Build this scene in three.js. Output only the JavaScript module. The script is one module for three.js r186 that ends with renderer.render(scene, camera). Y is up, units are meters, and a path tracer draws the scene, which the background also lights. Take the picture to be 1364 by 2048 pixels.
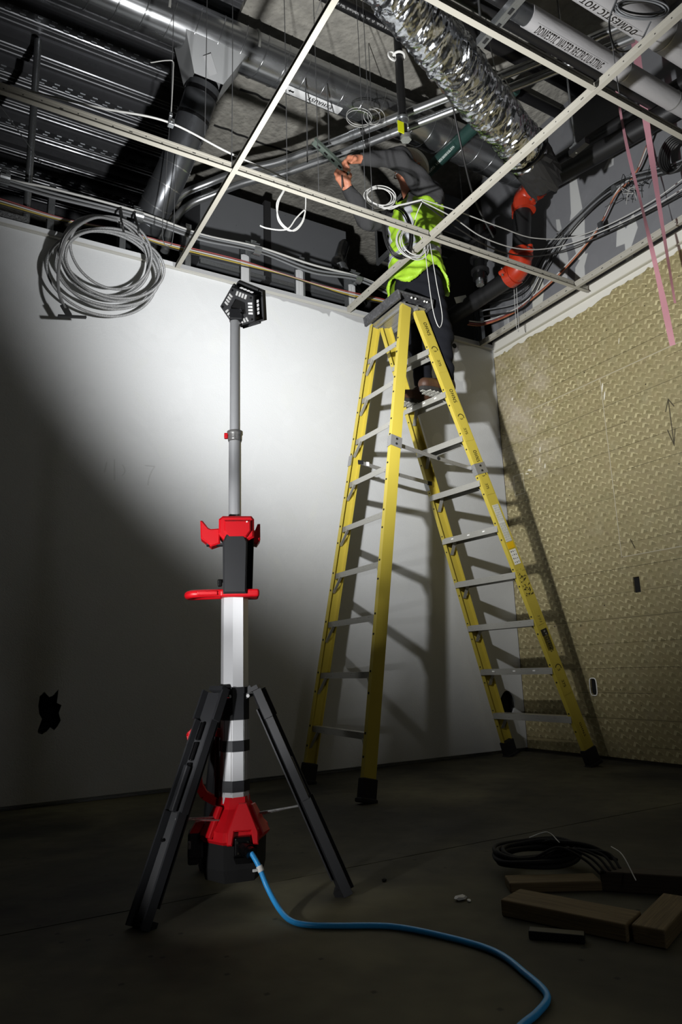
import * as THREE from 'three';
import { RoundedBoxGeometry } from 'three/addons/geometries/RoundedBoxGeometry.js';
import { mergeGeometries, mergeVertices, toCreasedNormals } from 'three/addons/utils/BufferGeometryUtils.js';
import { MarchingCubes } from 'three/addons/objects/MarchingCubes.js';
import { RectAreaLightUniformsLib } from 'three/addons/lights/RectAreaLightUniformsLib.js';

// ---------------------------------------------------------------- camera, light, exposure
const scene = new THREE.Scene();
scene.background = new THREE.Color(0x000000);
const camera = new THREE.PerspectiveCamera(72.65, 1364 / 2048, 0.05, 60);
camera.position.set(-3.682, 0.602, 3.841);
camera.rotation.set(0.222, -0.525, -0.033, 'YXZ');
const renderer = new THREE.WebGLRenderer({ antialias: true });
renderer.toneMapping = THREE.LinearToneMapping;
renderer.toneMappingExposure = 1.0;
renderer.shadowMap.enabled = true;
RectAreaLightUniformsLib.init();
const TOWER_LIGHT = 33;                                   // candela of the tower's head, aimed up at the ladder
const HEAD_AXIS = new THREE.Vector3(0.665, 0.58, -0.46).normalize();
const ADDED_KEY_LIGHT = 2.4;                                    // candela of each small lamp on the added, unseen stand left of the tower
const ADDED_SOFTBOX = 5.5;                                      // radiance of the added, unseen strip softbox that the mast mirrors
function spot(intensity, at, to, angle, penumbra, radius) {
  const l = new THREE.SpotLight(0xffffff, intensity, 0, angle, penumbra, 2);
  l.position.copy(at); l.target.position.copy(to);
  l.castShadow = true; l.shadow.radius = radius; l.shadow.mapSize.set(2048, 2048); l.shadow.bias = -0.0005;
  scene.add(l, l.target);
  return l;
}

// ---------------------------------------------------------------- helpers
const V = (x, y, z) => new THREE.Vector3(x, y, z);
let seedState = 7;
const rnd = () => { seedState = (seedState * 1664525 + 1013904223) >>> 0; return seedState / 4294967296; };
const rr = (a, b) => a + (b - a) * rnd();
const names = {};
function numbered(n) { const k = (names[n] = (names[n] ?? -1) + 1); return k ? `${n}_${String(k).padStart(3, '0')}` : n; }
function thing(name, label, category, at = [0, 0, 0], turn = 0, group) {
  const o = new THREE.Group(); o.name = numbered(name); o.position.set(...at); o.rotation.y = turn;
  o.userData = { label, category }; if (group) o.userData.group = group;
  scene.add(o); return o;
}
function clean(g) {
  const i = g.index ? g.toNonIndexed() : g;
  if (!i.attributes.normal) i.computeVertexNormals();
  if (!i.attributes.uv) i.setAttribute('uv', new THREE.BufferAttribute(new Float32Array(i.attributes.position.count * 2), 2));
  for (const k of Object.keys(i.attributes)) if (!['position', 'normal', 'uv'].includes(k)) i.deleteAttribute(k);
  i.clearGroups(); return i;
}
const join = (gs) => (Array.isArray(gs) ? (gs.length === 1 ? gs[0] : mergeGeometries(gs.map(clean))) : gs);
function part(name, gs, mat, parent, label) {
  const m = new THREE.Mesh(join(gs), mat); m.name = name; m.castShadow = m.receiveShadow = true;
  if (label) m.userData.label = label;
  parent.add(m); return m;
}
function solo(name, gs, mat, label, category, group) {
  const m = new THREE.Mesh(join(gs), mat); m.name = numbered(name); m.castShadow = m.receiveShadow = true;
  m.userData = { label, category }; if (group) m.userData.group = group;
  scene.add(m); return m;
}
function struct(name, gs, mat) {
  const m = gs ? new THREE.Mesh(join(gs), mat) : new THREE.Group(); m.name = name; m.castShadow = m.receiveShadow = true; m.userData.kind = 'structure';
  scene.add(m); return m;
}
const mv = (g, x = 0, y = 0, z = 0) => g.translate(x, y, z);
const bx = (w, h, d, x = 0, y = 0, z = 0) => new THREE.BoxGeometry(w, h, d).translate(x, y, z);
const rbx = (w, h, d, r, x = 0, y = 0, z = 0) => new RoundedBoxGeometry(w, h, d, 2, r).translate(x, y, z);
const cyl = (r0, r1, h, n = 20, x = 0, y = 0, z = 0) => new THREE.CylinderGeometry(r1, r0, h, n).translate(x, y, z); // r0 below, r1 above
function between(g, a, b, up) {                       // g is built along +y from 0 to 1 in y (unit length)
  const d = b.clone().sub(a), L = d.length(); d.normalize();
  let x = up ? up.clone().addScaledVector(d, -up.dot(d)).normalize() : (Math.abs(d.y) < 0.99 ? V(0, 1, 0) : V(1, 0, 0)).cross(d).normalize();
  const z = x.clone().cross(d);
  const m = new THREE.Matrix4().makeBasis(x, d.clone().multiplyScalar(L), z).setPosition(a);
  place(g, m); g.computeVertexNormals(); return g;
}
const rod = (a, b, r, n = 12, r2 = r) => between(new THREE.CylinderGeometry(r2, r, 1, n).translate(0, 0.5, 0), a, b);
const bar = (a, b, w, t, up) => between(new THREE.BoxGeometry(w, 1, t).translate(0, 0.5, 0), a, b, up); // w along up, t across
function tube(pts, r, n = 8, per = 8, closed = false) {
  const c = new THREE.CatmullRomCurve3(pts.map((p) => (p.isVector3 ? p : V(...p))), closed, 'centripetal');
  return new THREE.TubeGeometry(c, Math.max(8, pts.length * per), r, n, closed);
}
function prism(outline, depth, bevel = 0) {           // outline in xy, extruded along z, centred
  const s = new THREE.Shape(outline.map(([x, y]) => new THREE.Vector2(x, y)));
  const g = new THREE.ExtrudeGeometry(s, { depth: depth - 2 * bevel, bevelEnabled: bevel > 0, bevelSize: bevel, bevelThickness: bevel, bevelOffset: -bevel, bevelSegments: 1, steps: 1 });
  return g.translate(0, 0, -depth / 2 + bevel);
}
const ngon = (n, r, turn = 0) => [...Array(n)].map((_, i) => [r * Math.sin(turn + i * 2 * Math.PI / n), r * Math.cos(turn + i * 2 * Math.PI / n)]);
function lathe(prof, n = 24) { return new THREE.LatheGeometry(prof.map(([r, y]) => new THREE.Vector2(r, y)), n); }
function place(g, m) {                                 // applyMatrix4 that keeps faces outward when the frame is left-handed
  g.applyMatrix4(m);
  if (m.determinant() < 0) {
    if (g.index) { const a = g.index.array; for (let i = 0; i < a.length; i += 3) { const t = a[i]; a[i] = a[i + 1]; a[i + 1] = t; } }
    else for (const k of Object.keys(g.attributes)) { const at = g.attributes[k], n = at.itemSize, a = at.array; for (let i = 0; i < at.count; i += 3) for (let q = 0; q < n; q++) { const t = a[i * n + q]; a[i * n + q] = a[(i + 1) * n + q]; a[(i + 1) * n + q] = t; } }
    g.computeVertexNormals();
  }
  return g;
}
function basis(g, x, y, z, at) { return place(g, new THREE.Matrix4().makeBasis(x, y, z).setPosition(at)); }

// ---------------------------------------------------------------- textures
function hash(x, y, s) { let h = Math.imul(x, 374761393) ^ Math.imul(y, 668265263) ^ Math.imul(s, 1274126177); h = Math.imul(h ^ (h >>> 13), 1274126177); return ((h ^ (h >>> 16)) >>> 0) / 4294967296; }
function vnoise(x, y, per, s) {
  const xi = Math.floor(x), yi = Math.floor(y), fx = x - xi, fy = y - yi, u = fx * fx * (3 - 2 * fx), v = fy * fy * (3 - 2 * fy), w = (k) => ((k % per) + per) % per;
  const a = hash(w(xi), w(yi), s), b = hash(w(xi + 1), w(yi), s), c = hash(w(xi), w(yi + 1), s), d = hash(w(xi + 1), w(yi + 1), s);
  return a + (b - a) * u + (c - a) * v + (a - b - c + d) * u * v;
}
function fbm(x, y, per, oct, s) { let t = 0, a = 0.5, n = 0; for (let o = 0; o < oct; o++) { t += a * vnoise(x, y, per, s + o); n += a; a *= 0.5; x *= 2; y *= 2; per *= 2; } return t / n; }
function field(size, f, colour = false, rep) {         // f(u, v) in 0..1 -> number or [r, g, b] (sRGB 0..1)
  const d = new Uint8Array(size * size * 4);
  for (let j = 0; j < size; j++) for (let i = 0; i < size; i++) {
    const c = f(i / size, j / size), k = (j * size + i) * 4;
    for (let q = 0; q < 3; q++) d[k + q] = Math.max(0, Math.min(255, 255 * (Array.isArray(c) ? c[q] : c)));
    d[k + 3] = 255;
  }
  const t = new THREE.DataTexture(d, size, size); t.wrapS = t.wrapT = THREE.RepeatWrapping; t.magFilter = THREE.LinearFilter; t.minFilter = THREE.LinearMipmapLinearFilter; t.generateMipmaps = true;
  if (colour) t.colorSpace = THREE.SRGBColorSpace; if (rep) t.repeat.set(rep[0], rep[1]); t.needsUpdate = true; return t;
}
function canvasTex(w, h, draw, colour = true) {
  const c = document.createElement('canvas'); c.width = w; c.height = h; const x = c.getContext('2d'); draw(x, w, h);
  const t = new THREE.CanvasTexture(c); t.magFilter = THREE.LinearFilter; t.wrapS = t.wrapT = THREE.RepeatWrapping; if (colour) t.colorSpace = THREE.SRGBColorSpace; return t;
}
const rep = (t, u, v = u) => { const c = t.clone(); c.repeat.set(u, v); c.needsUpdate = true; return c; };
const nFine = field(256, (u, v) => fbm(u * 32, v * 32, 32, 3, 3));
const nCoarse = field(256, (u, v) => fbm(u * 6, v * 6, 6, 5, 11));
const scuff = field(256, (u, v) => { const a = fbm(u * 5, v * 5, 5, 4, 21), b = fbm(u * 40, v * 40, 40, 2, 25); return 0.35 + 0.4 * a + 0.25 * b; });

// ---------------------------------------------------------------- materials
const std = (o) => new THREE.MeshStandardMaterial(o);
const phy = (o) => new THREE.MeshPhysicalMaterial(o);
const M = {
  black: std({ color: 0x222326, roughness: 0.6 }),
  blackGloss: std({ color: 0x0c0c0d, roughness: 0.25 }),
  rubber: std({ color: 0x101011, roughness: 0.85 }),
  cavity: std({ color: 0x060606, roughness: 0.9 }),
  red: phy({ color: 0xd2101d, roughness: 0.42, clearcoat: 0.12, clearcoatRoughness: 0.3 }),
  darkRed: std({ color: 0x5a0a10, roughness: 0.5 }),
  alu: std({ color: 0xe6e7ea, metalness: 0.36, roughness: 0.2 }),
  aluTube: std({ color: 0xc6c8cb, metalness: 0.4, roughness: 0.33 }),
  plate: std({ color: 0x9a9a99, metalness: 0.6, roughness: 0.45, roughnessMap: scuff }),
  chrome: std({ color: 0xf0f0f0, metalness: 1, roughness: 0.15 }),
  reflectorAddedGlow: std({ color: 0xe6e6e4, roughness: 0.25, metalness: 0.3, emissive: 0xffffff, emissiveIntensity: 0.22 }),  // reflectors are no lamps; a faint glow is added to brighten them
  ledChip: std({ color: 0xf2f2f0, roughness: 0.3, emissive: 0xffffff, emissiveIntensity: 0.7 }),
  galv: std({ color: 0x9ea1a3, metalness: 0.85, roughness: 0.42, roughnessMap: scuff }),
  duct: std({ color: 0xa7a9ab, metalness: 0.92, roughness: 0.36, roughnessMap: scuff }),
  darkDuct: std({ color: 0x55575a, metalness: 0.7, roughness: 0.5, roughnessMap: scuff }),
  conduit: std({ color: 0xb5b7b8, metalness: 0.9, roughness: 0.28 }),
  iron: std({ color: 0x1b1b1c, roughness: 0.42, metalness: 0.2 }),
  orange: phy({ color: 0x9c2b14, roughness: 0.35, clearcoat: 0.3 }),
  tee: std({ color: 0x97948a, roughness: 0.5 }),
  whiteWire: std({ color: 0xa6a6a3, roughness: 0.45 }),
  greyWire: std({ color: 0x626466, roughness: 0.5 }),
  steelWire: std({ color: 0x6b6c6d, roughness: 0.5, metalness: 0.6 }),
  darkWire: std({ color: 0x1a1a1a, roughness: 0.5 }),
  redWire: std({ color: 0x7f3c3a, roughness: 0.5 }), yellowWire: std({ color: 0x93802e, roughness: 0.5 }), orangeWire: std({ color: 0x94583a, roughness: 0.5 }),
  pink: phy({ color: 0xc78f9a, roughness: 0.5, transmission: 0.25, thickness: 0, side: THREE.DoubleSide }),
  ladder: std({ color: 0xb3a23e, roughness: 0.42, bumpMap: nFine, bumpScale: 0.0002 }),
  ladderAlu: std({ color: 0xa09f98, metalness: 0.35, roughness: 0.5, roughnessMap: scuff }),
  cap: std({ color: 0x4c4c4e, roughness: 0.6, map: field(256, (u, v) => { const s = fbm(u * 20, v * 20, 20, 3, 71) > 0.66 ? 0.4 : 0, n = 0.62 + 0.3 * fbm(u * 8, v * 8, 8, 3, 72); return [n + s, n + s, n + s]; }, true, [5, 5]) }),
  wood: std({ roughness: 0.8, map: field(256, (u, v) => { const g = fbm(u * 3, v * 40, 40, 3, 31), k = 0.3 + 0.2 * g; return [k * 1.05, k * 0.9, k * 0.62]; }, true) }),
  darkWood: std({ roughness: 0.85, map: field(256, (u, v) => { const g = fbm(u * 3, v * 40, 40, 3, 37), k = 0.14 + 0.12 * g; return [k * 1.05, k * 0.88, k * 0.68]; }, true) }),
  blue: phy({ color: 0x36aefc, roughness: 0.4, clearcoat: 0.3 }),
  label: std({ color: 0xe8e8e4, roughness: 0.5 }),
};

// ================================================================ the room
const CEIL = 3.05, DECK = 4.65;
// floor: cast slabs with an open joint between them
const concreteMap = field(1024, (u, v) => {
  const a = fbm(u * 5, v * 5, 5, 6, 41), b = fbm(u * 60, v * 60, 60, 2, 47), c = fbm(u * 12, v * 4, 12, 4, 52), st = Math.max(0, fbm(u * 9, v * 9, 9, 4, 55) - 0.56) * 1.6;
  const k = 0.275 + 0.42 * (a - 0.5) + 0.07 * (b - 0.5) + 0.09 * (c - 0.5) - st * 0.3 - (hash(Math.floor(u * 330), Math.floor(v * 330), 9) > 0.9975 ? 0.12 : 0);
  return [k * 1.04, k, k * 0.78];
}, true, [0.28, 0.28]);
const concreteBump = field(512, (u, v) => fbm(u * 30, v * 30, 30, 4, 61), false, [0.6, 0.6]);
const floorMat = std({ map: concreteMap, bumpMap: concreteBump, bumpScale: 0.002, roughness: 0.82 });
const floor = struct('floor', [bx(10.4, 0.1, 10.4, -4.8, -0.19, 4.3)], std({ color: 0x0a0a09, roughness: 1 }));
function slab(x0, x1, z0, z1) {
  const g = bx(x1 - x0, 0.14, z1 - z0, (x0 + x1) / 2, -0.07, (z0 + z1) / 2), p = g.attributes.position, uv = g.attributes.uv;
  for (let i = 0; i < p.count; i++) uv.setXY(i, p.getX(i), p.getZ(i));
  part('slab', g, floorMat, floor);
}
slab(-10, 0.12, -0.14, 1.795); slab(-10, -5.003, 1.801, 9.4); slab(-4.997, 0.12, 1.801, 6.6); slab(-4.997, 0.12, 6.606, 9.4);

// left wall: painted drywall to just above the ceiling line, with two rough openings
const WX0 = -9.6;
const drywallMap = canvasTex(2048, 660, (x, w, h) => {                        // 9.6 m x 3.1 m
  const s = w / 9.6, X = (m) => (m + 9.6) * s, Y = (m) => h - m * s;
  x.fillStyle = '#bbbdbe'; x.fillRect(0, 0, w, h);
  for (let i = 0; i < 2600; i++) { x.fillStyle = `rgba(${rnd() > 0.5 ? '214,216,216' : '150,150,148'},${rr(0.008, 0.035)})`; x.beginPath(); x.ellipse(rnd() * w, rnd() * h, rr(2, 30), rr(2, 14), rnd() * 3, 0, 7); x.fill(); }
  x.fillStyle = '#929394'; x.beginPath(); x.moveTo(0, Y(3.2)); x.lineTo(X(-2.62), Y(3.2)); x.lineTo(X(-2.6), Y(3.066));   // the unpainted strip under the ceiling angle, ragged below
  for (let m = -2.6; m < -1.5; m += 0.03) x.lineTo(X(m), Y(3.062 - 0.05 * (m + 2.6) - (rnd() > 0.8 ? 0.012 : 0.004 * rnd())));
  x.lineTo(X(-1.5), Y(2.985)); x.lineTo(X(-1.49), Y(3.02)); for (let m = -1.48; m < 0; m += 0.03) x.lineTo(X(m), Y(3.02 - 0.004 * rnd() - 0.02 * Math.sin(m * 9)));
  x.lineTo(X(0), Y(3.2)); x.closePath(); x.fill();
  x.strokeStyle = 'rgba(120,120,117,0.4)'; x.lineWidth = 0.9;                    // pencil: a letter and a seven
  x.beginPath(); x.moveTo(X(-2.905), Y(1.78)); x.lineTo(X(-2.9), Y(1.66)); x.moveTo(X(-2.862), Y(1.755)); x.quadraticCurveTo(X(-2.83), Y(1.72), X(-2.86), Y(1.69)); x.moveTo(X(-2.945), Y(1.76)); x.lineTo(X(-2.955), Y(1.7));
  x.moveTo(X(-2.735), Y(1.765)); x.lineTo(X(-2.68), Y(1.765)); x.quadraticCurveTo(X(-2.715), Y(1.71), X(-2.715), Y(1.65)); x.stroke();
  x.fillStyle = 'rgba(214,214,212,0.45)';                                       // dabs of filler in the corner by the ladder
  for (const [a, b, r] of [[-0.42, 2.86, 0.05], [-0.36, 2.8, 0.06], [-0.3, 2.7, 0.04], [-0.62, 2.2, 0.05], [-0.9, 2.62, 0.04], [-0.5, 2.02, 0.03]]) { x.beginPath(); x.ellipse(X(a), Y(b), r * s, r * 1.4 * s, rnd(), 0, 7); x.fill(); }
});
drywallMap.repeat.set(1 / 9.6, 1 / 3.1);
const drywallMat = std({ map: drywallMap, roughness: 0.62, bumpMap: rep(nFine, 6), bumpScale: 0.0006 });
function wallSheet(outline, holes, depth) {
  const s = new THREE.Shape(outline.map(([a, b]) => new THREE.Vector2(a, b)));
  for (const h of holes) s.holes.push(new THREE.Path(h.map(([a, b]) => new THREE.Vector2(a, b))));
  return new THREE.ExtrudeGeometry(s, { depth, bevelEnabled: false });
}
const blob = (cx, cy, rx, ry, n, jag, s) => [...Array(n)].map((_, i) => { const a = -i * 2 * Math.PI / n, k = 1 + jag * (hash(i, 3, s) - 0.5); return [cx + rx * k * Math.cos(a), cy + ry * k * Math.sin(a)]; });
const holeA = blob(-3.165, 0.435, 0.052, 0.1, 18, 0.7, 5), holeB = blob(-0.15, 0.33, 0.07, 0.085, 20, 0.06, 6), holeC = blob(-0.405, 3.003, 0.022, 0.026, 10, 0.3, 8);
const wallGeo = wallSheet([[0, 0.022], [0, 3.1], [WX0, 3.1], [WX0, 0.022]], [holeA, holeB, holeC], 0.016).translate(9.6, 0, -0.016);
{ const uv = wallGeo.attributes.uv, p = wallGeo.attributes.position; for (let i = 0; i < p.count; i++) uv.setXY(i, p.getX(i), p.getY(i)); }
wallGeo.translate(-9.6, 0, 0);
const wallLeft = struct('wall_left', wallGeo, drywallMat);
part('back_sheet', bx(9.9, 3.1, 0.016, -4.65, 1.55, -0.13), drywallMat, wallLeft);
part('floor_track', bx(9.6, 0.03, 0.09, -4.8, 0.015, -0.065), M.galv, wallLeft, 'steel track showing in the gap under the drywall');
part('junction_box', [bx(0.11, 0.16, 0.005, -3.165, 0.44, -0.075), bx(0.11, 0.005, 0.055, -3.165, 0.36, -0.047), bx(0.11, 0.005, 0.055, -3.165, 0.52, -0.047), bx(0.005, 0.16, 0.055, -3.22, 0.44, -0.047), bx(0.005, 0.16, 0.055, -3.11, 0.44, -0.047)], M.cavity, wallLeft, 'dark box behind the torn opening');
part('cover_plate', prism(ngon(8, 0.05, 0.39), 0.004).translate(-0.405, 3.0, 0.003), M.plate, wallLeft, 'octagonal metal plate near the corner');
part('knockout', cyl(0.02, 0.02, 0.004, 14).rotateX(Math.PI / 2).translate(-0.402, 3.006, 0.006), M.cavity, wallLeft);
part('opening_lining', new THREE.CylinderGeometry(0.088, 0.088, 0.004, 20).rotateX(Math.PI / 2).translate(-0.15, 0.33, -0.045), M.cavity, wallLeft);
for (let i = 0; i < 17; i++) part('steel_stud', [bx(0.035, 3.38, 0.004, -0.07 - i * 0.405, 1.72, -0.018 - 0.004), bx(0.004, 3.38, 0.088, -0.07 - i * 0.405 - 0.016, 1.72, -0.066), bx(0.035, 3.38, 0.004, -0.07 - i * 0.405, 1.72, -0.112)], M.galv, wallLeft);
const trimMat = std({ color: 0xaaa9a2, roughness: 0.5 });
struct('trim_1', [bx(9.5, 0.022, 0.002, -4.77, CEIL + 0.009, 0.001), bx(9.5, 0.002, 0.022, -4.77, CEIL - 0.001, 0.012)], trimMat);
struct('trim_2', [bx(0.002, 0.022, 6, -0.001, CEIL - 0.02, 3.03), bx(0.022, 0.002, 6, -0.012, CEIL - 0.03, 3.03)], std({ color: 0xaeab9c, roughness: 0.5 }));

// right wall: khaki sheets with trowelled adhesive marks, white paint strip, grey drywall above
const adhesive = canvasTex(2048, 2048, (x, w, h) => {                          // 3 m x 3 m, u = z, v = y
  const s = w / 3; x.fillStyle = '#897f5c'; x.fillRect(0, 0, w, h);
  for (let i = 0; i < 3000; i++) { x.fillStyle = `rgba(${['150,141,108', '96,87,56', '128,117,80', '166,160,138'][i % 4]},${rr(0.02, 0.09)})`; x.beginPath(); x.ellipse(rnd() * w, rnd() * h, rr(4, 60), rr(3, 26), rnd() * 3, 0, 7); x.fill(); }
  const cw = 0.065 * s, ch = 0.0405 * s; x.lineCap = 'round';
  for (let r = -1; r * ch < h + ch; r++) for (let c = -2; c * cw < w + cw; c++) {
    const px = c * cw + (r % 3) * cw * 0.34 + (hash(c, r, 79) - 0.5) * 5, py = r * ch + (hash(c, r, 80) - 0.5) * 4, fade = Math.min(1, 0.25 + 1.1 * fbm(px / 260, py / 260, 64, 3, 83)), f = hash(c, r, 77), f2 = hash(c, r, 78);
    x.strokeStyle = `rgba(208,199,158,${(0.3 + 0.6 * f) * fade})`; x.lineWidth = 3.4 + f2 * 1.2;
    x.beginPath(); x.moveTo(px + 2, py + ch * 0.62); x.lineTo(px + cw * 0.2, py + ch * 0.08); x.moveTo(px + cw * 0.16, py + ch * 0.66); x.lineTo(px + cw * 0.32, py + ch * 0.2); x.stroke();
    x.strokeStyle = `rgba(208,198,156,${(0.3 + 0.6 * f2) * fade})`; x.lineWidth = 3.2; x.beginPath(); x.moveTo(px + cw * 0.34, py + ch * 0.12); x.lineTo(px + cw * 0.8, py + ch * 0.52); x.stroke();
    x.fillStyle = `rgba(84,76,46,${0.12 + 0.2 * f})`; x.fillRect(px + cw * 0.3, py + ch * 0.28, cw * 0.42, ch * 0.5);
  }
  for (let y = 0.1; y < 3; y += 0.152) { x.fillStyle = `rgba(48,41,22,${rr(0.3, 0.6)})`; let q = 0; while (q < w) { const L = rr(80, 500); if (rnd() > 0.25) x.fillRect(q, h - y * s + rr(-1, 1), L, 2.4); q += L; } }
  x.fillStyle = 'rgba(180,177,164,0.1)'; for (let i = 0; i < 150; i++) { x.beginPath(); x.ellipse(rr(0, 0.55) * s, h - rr(1.9, 3) * s, rr(10, 90), rr(8, 50), rnd(), 0, 7); x.fill(); }
  x.fillStyle = 'rgba(214,211,198,0.9)'; for (const [z, y, a, b] of [[0.39, 2.11, 4, 12], [0.375, 2.03, 4, 13], [0.42, 1.975, 4, 12], [0.27, 1.985, 14, 5], [0.24, 1.965, 12, 3], [1.15, 2.62, 2, 14], [0.16, 2.58, 5, 8], [0.98, 2.36, 4, 22], [0.99, 2.3, 4, 20]]) { x.beginPath(); x.ellipse(z * s, h - y * s, a, b, 0.25, 0, 7); x.fill(); }
  x.strokeStyle = 'rgba(200,198,186,0.7)'; x.lineWidth = 3; x.strokeRect(0.1 * s, h - 1.98 * s, 0.1 * s, 0.15 * s);
  x.strokeStyle = 'rgba(40,33,18,0.85)'; x.lineWidth = 4; x.beginPath(); x.moveTo(1.432 * s, h - 2.115 * s); x.lineTo(1.428 * s, h - 1.83 * s); x.moveTo(1.405 * s, h - 2.045 * s); x.lineTo(1.432 * s, h - 2.115 * s); x.lineTo(1.462 * s, h - 2.06 * s); x.moveTo(1.4 * s, h - 1.93 * s); x.lineTo(1.428 * s, h - 1.83 * s); x.lineTo(1.448 * s, h - 1.92 * s);
  x.moveTo(1.05 * s, h - 1.33 * s); x.lineTo(1.075 * s, h - 1.27 * s); x.stroke();                       // marker arrow
  x.fillStyle = 'rgba(25,20,12,0.9)'; for (let i = 0; i < 90; i++) { x.beginPath(); x.arc(rnd() * w, rnd() * h, rr(1.6, 3), 0, 7); x.fill(); }
});
adhesive.repeat.set(1 / 3, 1 / 3);
const adhesiveBump = rep(nFine, 10);
const khaki = std({ map: adhesive, roughness: 0.55, bumpMap: adhesiveBump, bumpScale: 0.0006 });
const wallRight = struct('wall_right', bx(0.1, DECK, 9.6, 0.065, DECK / 2, 4.66), std({ color: 0x2a261a, roughness: 0.9 }));
function sheet(name, outline, holes, mat, x = 0) {                              // outline in (z, y); front face at x
  const g = wallSheet(outline.map(([z, y]) => [-z, y]), holes.map((h) => h.map(([z, y]) => [-z, y]).reverse()), 0.012);
  const p = g.attributes.position, uv = g.attributes.uv; for (let i = 0; i < p.count; i++) uv.setXY(i, -p.getX(i), p.getY(i));
  g.rotateY(Math.PI / 2).translate(x, 0, 0);                                    // -z in plane becomes +z; depth runs to +x
  return part(name, g, mat, wallRight);
}
const slot = (z, y, w, h, r = 6) => { const o = []; for (let i = 0; i < 24; i++) { const a = -i * Math.PI / 12, c = Math.cos(a), s = Math.sin(a); o.push([z + w * Math.sign(c) * Math.abs(c) ** 0.5, y + h * Math.sign(s) * Math.abs(s) ** 0.5]); } return o; };
const outlet1 = slot(0.64, 0.44, 0.024, 0.05), outlet2 = [[1.03, 1.095], [1.078, 1.095], [1.078, 1.0], [1.03, 1.0]];
sheet('wall_panel', [[0.004, 0.02], [3.4, 0.02], [3.4, 1.228], [0.97, 1.228], [0.97, 2.428], [0.004, 2.428]], [outlet1, outlet2], khaki);
sheet('wall_panel', [[0.974, 1.232], [3.4, 1.232], [3.4, 2.428], [0.974, 2.428]], [], khaki);
sheet('wall_panel', [[0.004, 2.432], [3.4, 2.432], [3.4, 3.12], [0.004, 3.12]], [], khaki);
sheet('wall_panel', [[3.404, 0.02], [9.4, 0.02], [9.4, 3.12], [3.404, 3.12]], [], khaki);
const bead = std({ color: 0xa7a08a, roughness: 0.6 });
for (const [w, h, y, z] of [[3.38, 0.005, 2.43, 1.7], [0.005, 1.2, 1.83, 0.972], [2.4, 0.005, 1.23, 2.18]]) part('seam_bead', bx(0.006, h, w, 0.0022, y, z), bead, wallRight, 'pale filled seam');
part('outlet_rim', tube(slot(0.64, 0.44, 0.027, 0.054).map(([z, y]) => V(-0.002, y, z)), 0.0035, 6, 2, true), M.label, wallRight, 'white rim around an outlet opening');
part('outlet_box', [bx(0.004, 0.11, 0.07, 0.014, 0.44, 0.64), bx(0.004, 0.11, 0.06, 0.0138, 1.047, 1.054)], M.cavity, wallRight);
{ // ragged strip of white paint along the ceiling line
  const o = [[0, 3.12]]; for (let z = 0; z <= 3.4; z += 0.025) o.push([z, 2.972 + 0.02 * Math.sin(z * 5) * hash(Math.floor(z * 14), 1, 4) + 0.016 * hash(Math.floor(z * 40), 2, 9) - (z > 0.78 && z < 0.98 ? 0.022 : 0)]); o.push([3.4, 3.12]);
  const g = wallSheet(o.reverse().map(([z, y]) => [-z, y]), [], 0.0012).rotateY(Math.PI / 2).translate(-0.0013, 0, 0);
  part('paint_strip', g, std({ color: 0xc4c2b9, roughness: 0.5 }), wallRight, 'white painted strip with a ragged lower edge');
}
const compound = canvasTex(1024, 512, (x, w, h) => {                            // 3.4 m x 1.53 m from y = 3.12
  const s = w / 3.4, P = (z, y) => [z * s, h - (y - 3.12) * s]; x.fillStyle = '#66676a'; x.fillRect(0, 0, w, h);
  for (let i = 0; i < 900; i++) { x.fillStyle = `rgba(${i % 2 ? '150,151,154' : '88,88,92'},0.05)`; x.beginPath(); x.ellipse(rnd() * w, rnd() * h, rr(3, 26), rr(2, 14), rnd() * 3, 0, 7); x.fill(); }
  const smear = (pts, c) => { x.fillStyle = c; x.beginPath(); x.moveTo(...P(...pts[0])); for (const q of pts.slice(1)) { const [a, b] = P(...q); x.lineTo(a + rr(-3, 3), b + rr(-3, 3)); } x.closePath(); x.fill(); };
  smear([[0.92, 4.0], [0.98, 3.99], [1.0, 3.6], [0.96, 3.3], [0.9, 3.35], [0.86, 3.62], [0.9, 3.72]], '#a9aaa8');
  smear([[0.76, 3.76], [0.8, 3.74], [0.83, 3.4], [0.8, 3.25], [0.74, 3.3]], '#9a9b9a');
  smear([[1.24, 3.36], [1.28, 3.42], [1.3, 3.35], [1.38, 3.42], [1.39, 3.3], [1.34, 3.2], [1.34, 3.05], [1.27, 3.05], [1.28, 3.24], [1.23, 3.27]], '#a8a9a7');
  smear([[0.88, 3.3], [0.96, 3.36], [1.0, 3.34], [0.95, 3.27], [0.95, 3.1], [0.87, 3.1], [0.87, 3.2]], '#a4a5a3');
  smear([[0.46, 3.42], [0.56, 3.44], [0.58, 3.3], [0.52, 3.1], [0.44, 3.1], [0.47, 3.28]], '#adada5');
  smear([[0.15, 3.3], [0.2, 3.3], [0.2, 3.1], [0.15, 3.1]], '#979898'); smear([[1.72, 3.4], [1.9, 3.5], [1.95, 3.3], [1.8, 3.2]], '#a4a5a3'); smear([[1.2, 3.86], [1.3, 3.95], [1.28, 3.85]], '#969797');
});
compound.repeat.set(1 / 3.4, 1 / 1.7); compound.offset.set(0, -3.12 / 1.7);
sheet('upper_drywall', [[0.004, 3.124], [9.4, 3.124], [9.4, DECK], [0.004, DECK]], [], std({ map: compound, roughness: 0.7 })).userData.label = 'grey drywall above the ceiling line with white joint compound smears';

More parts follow.
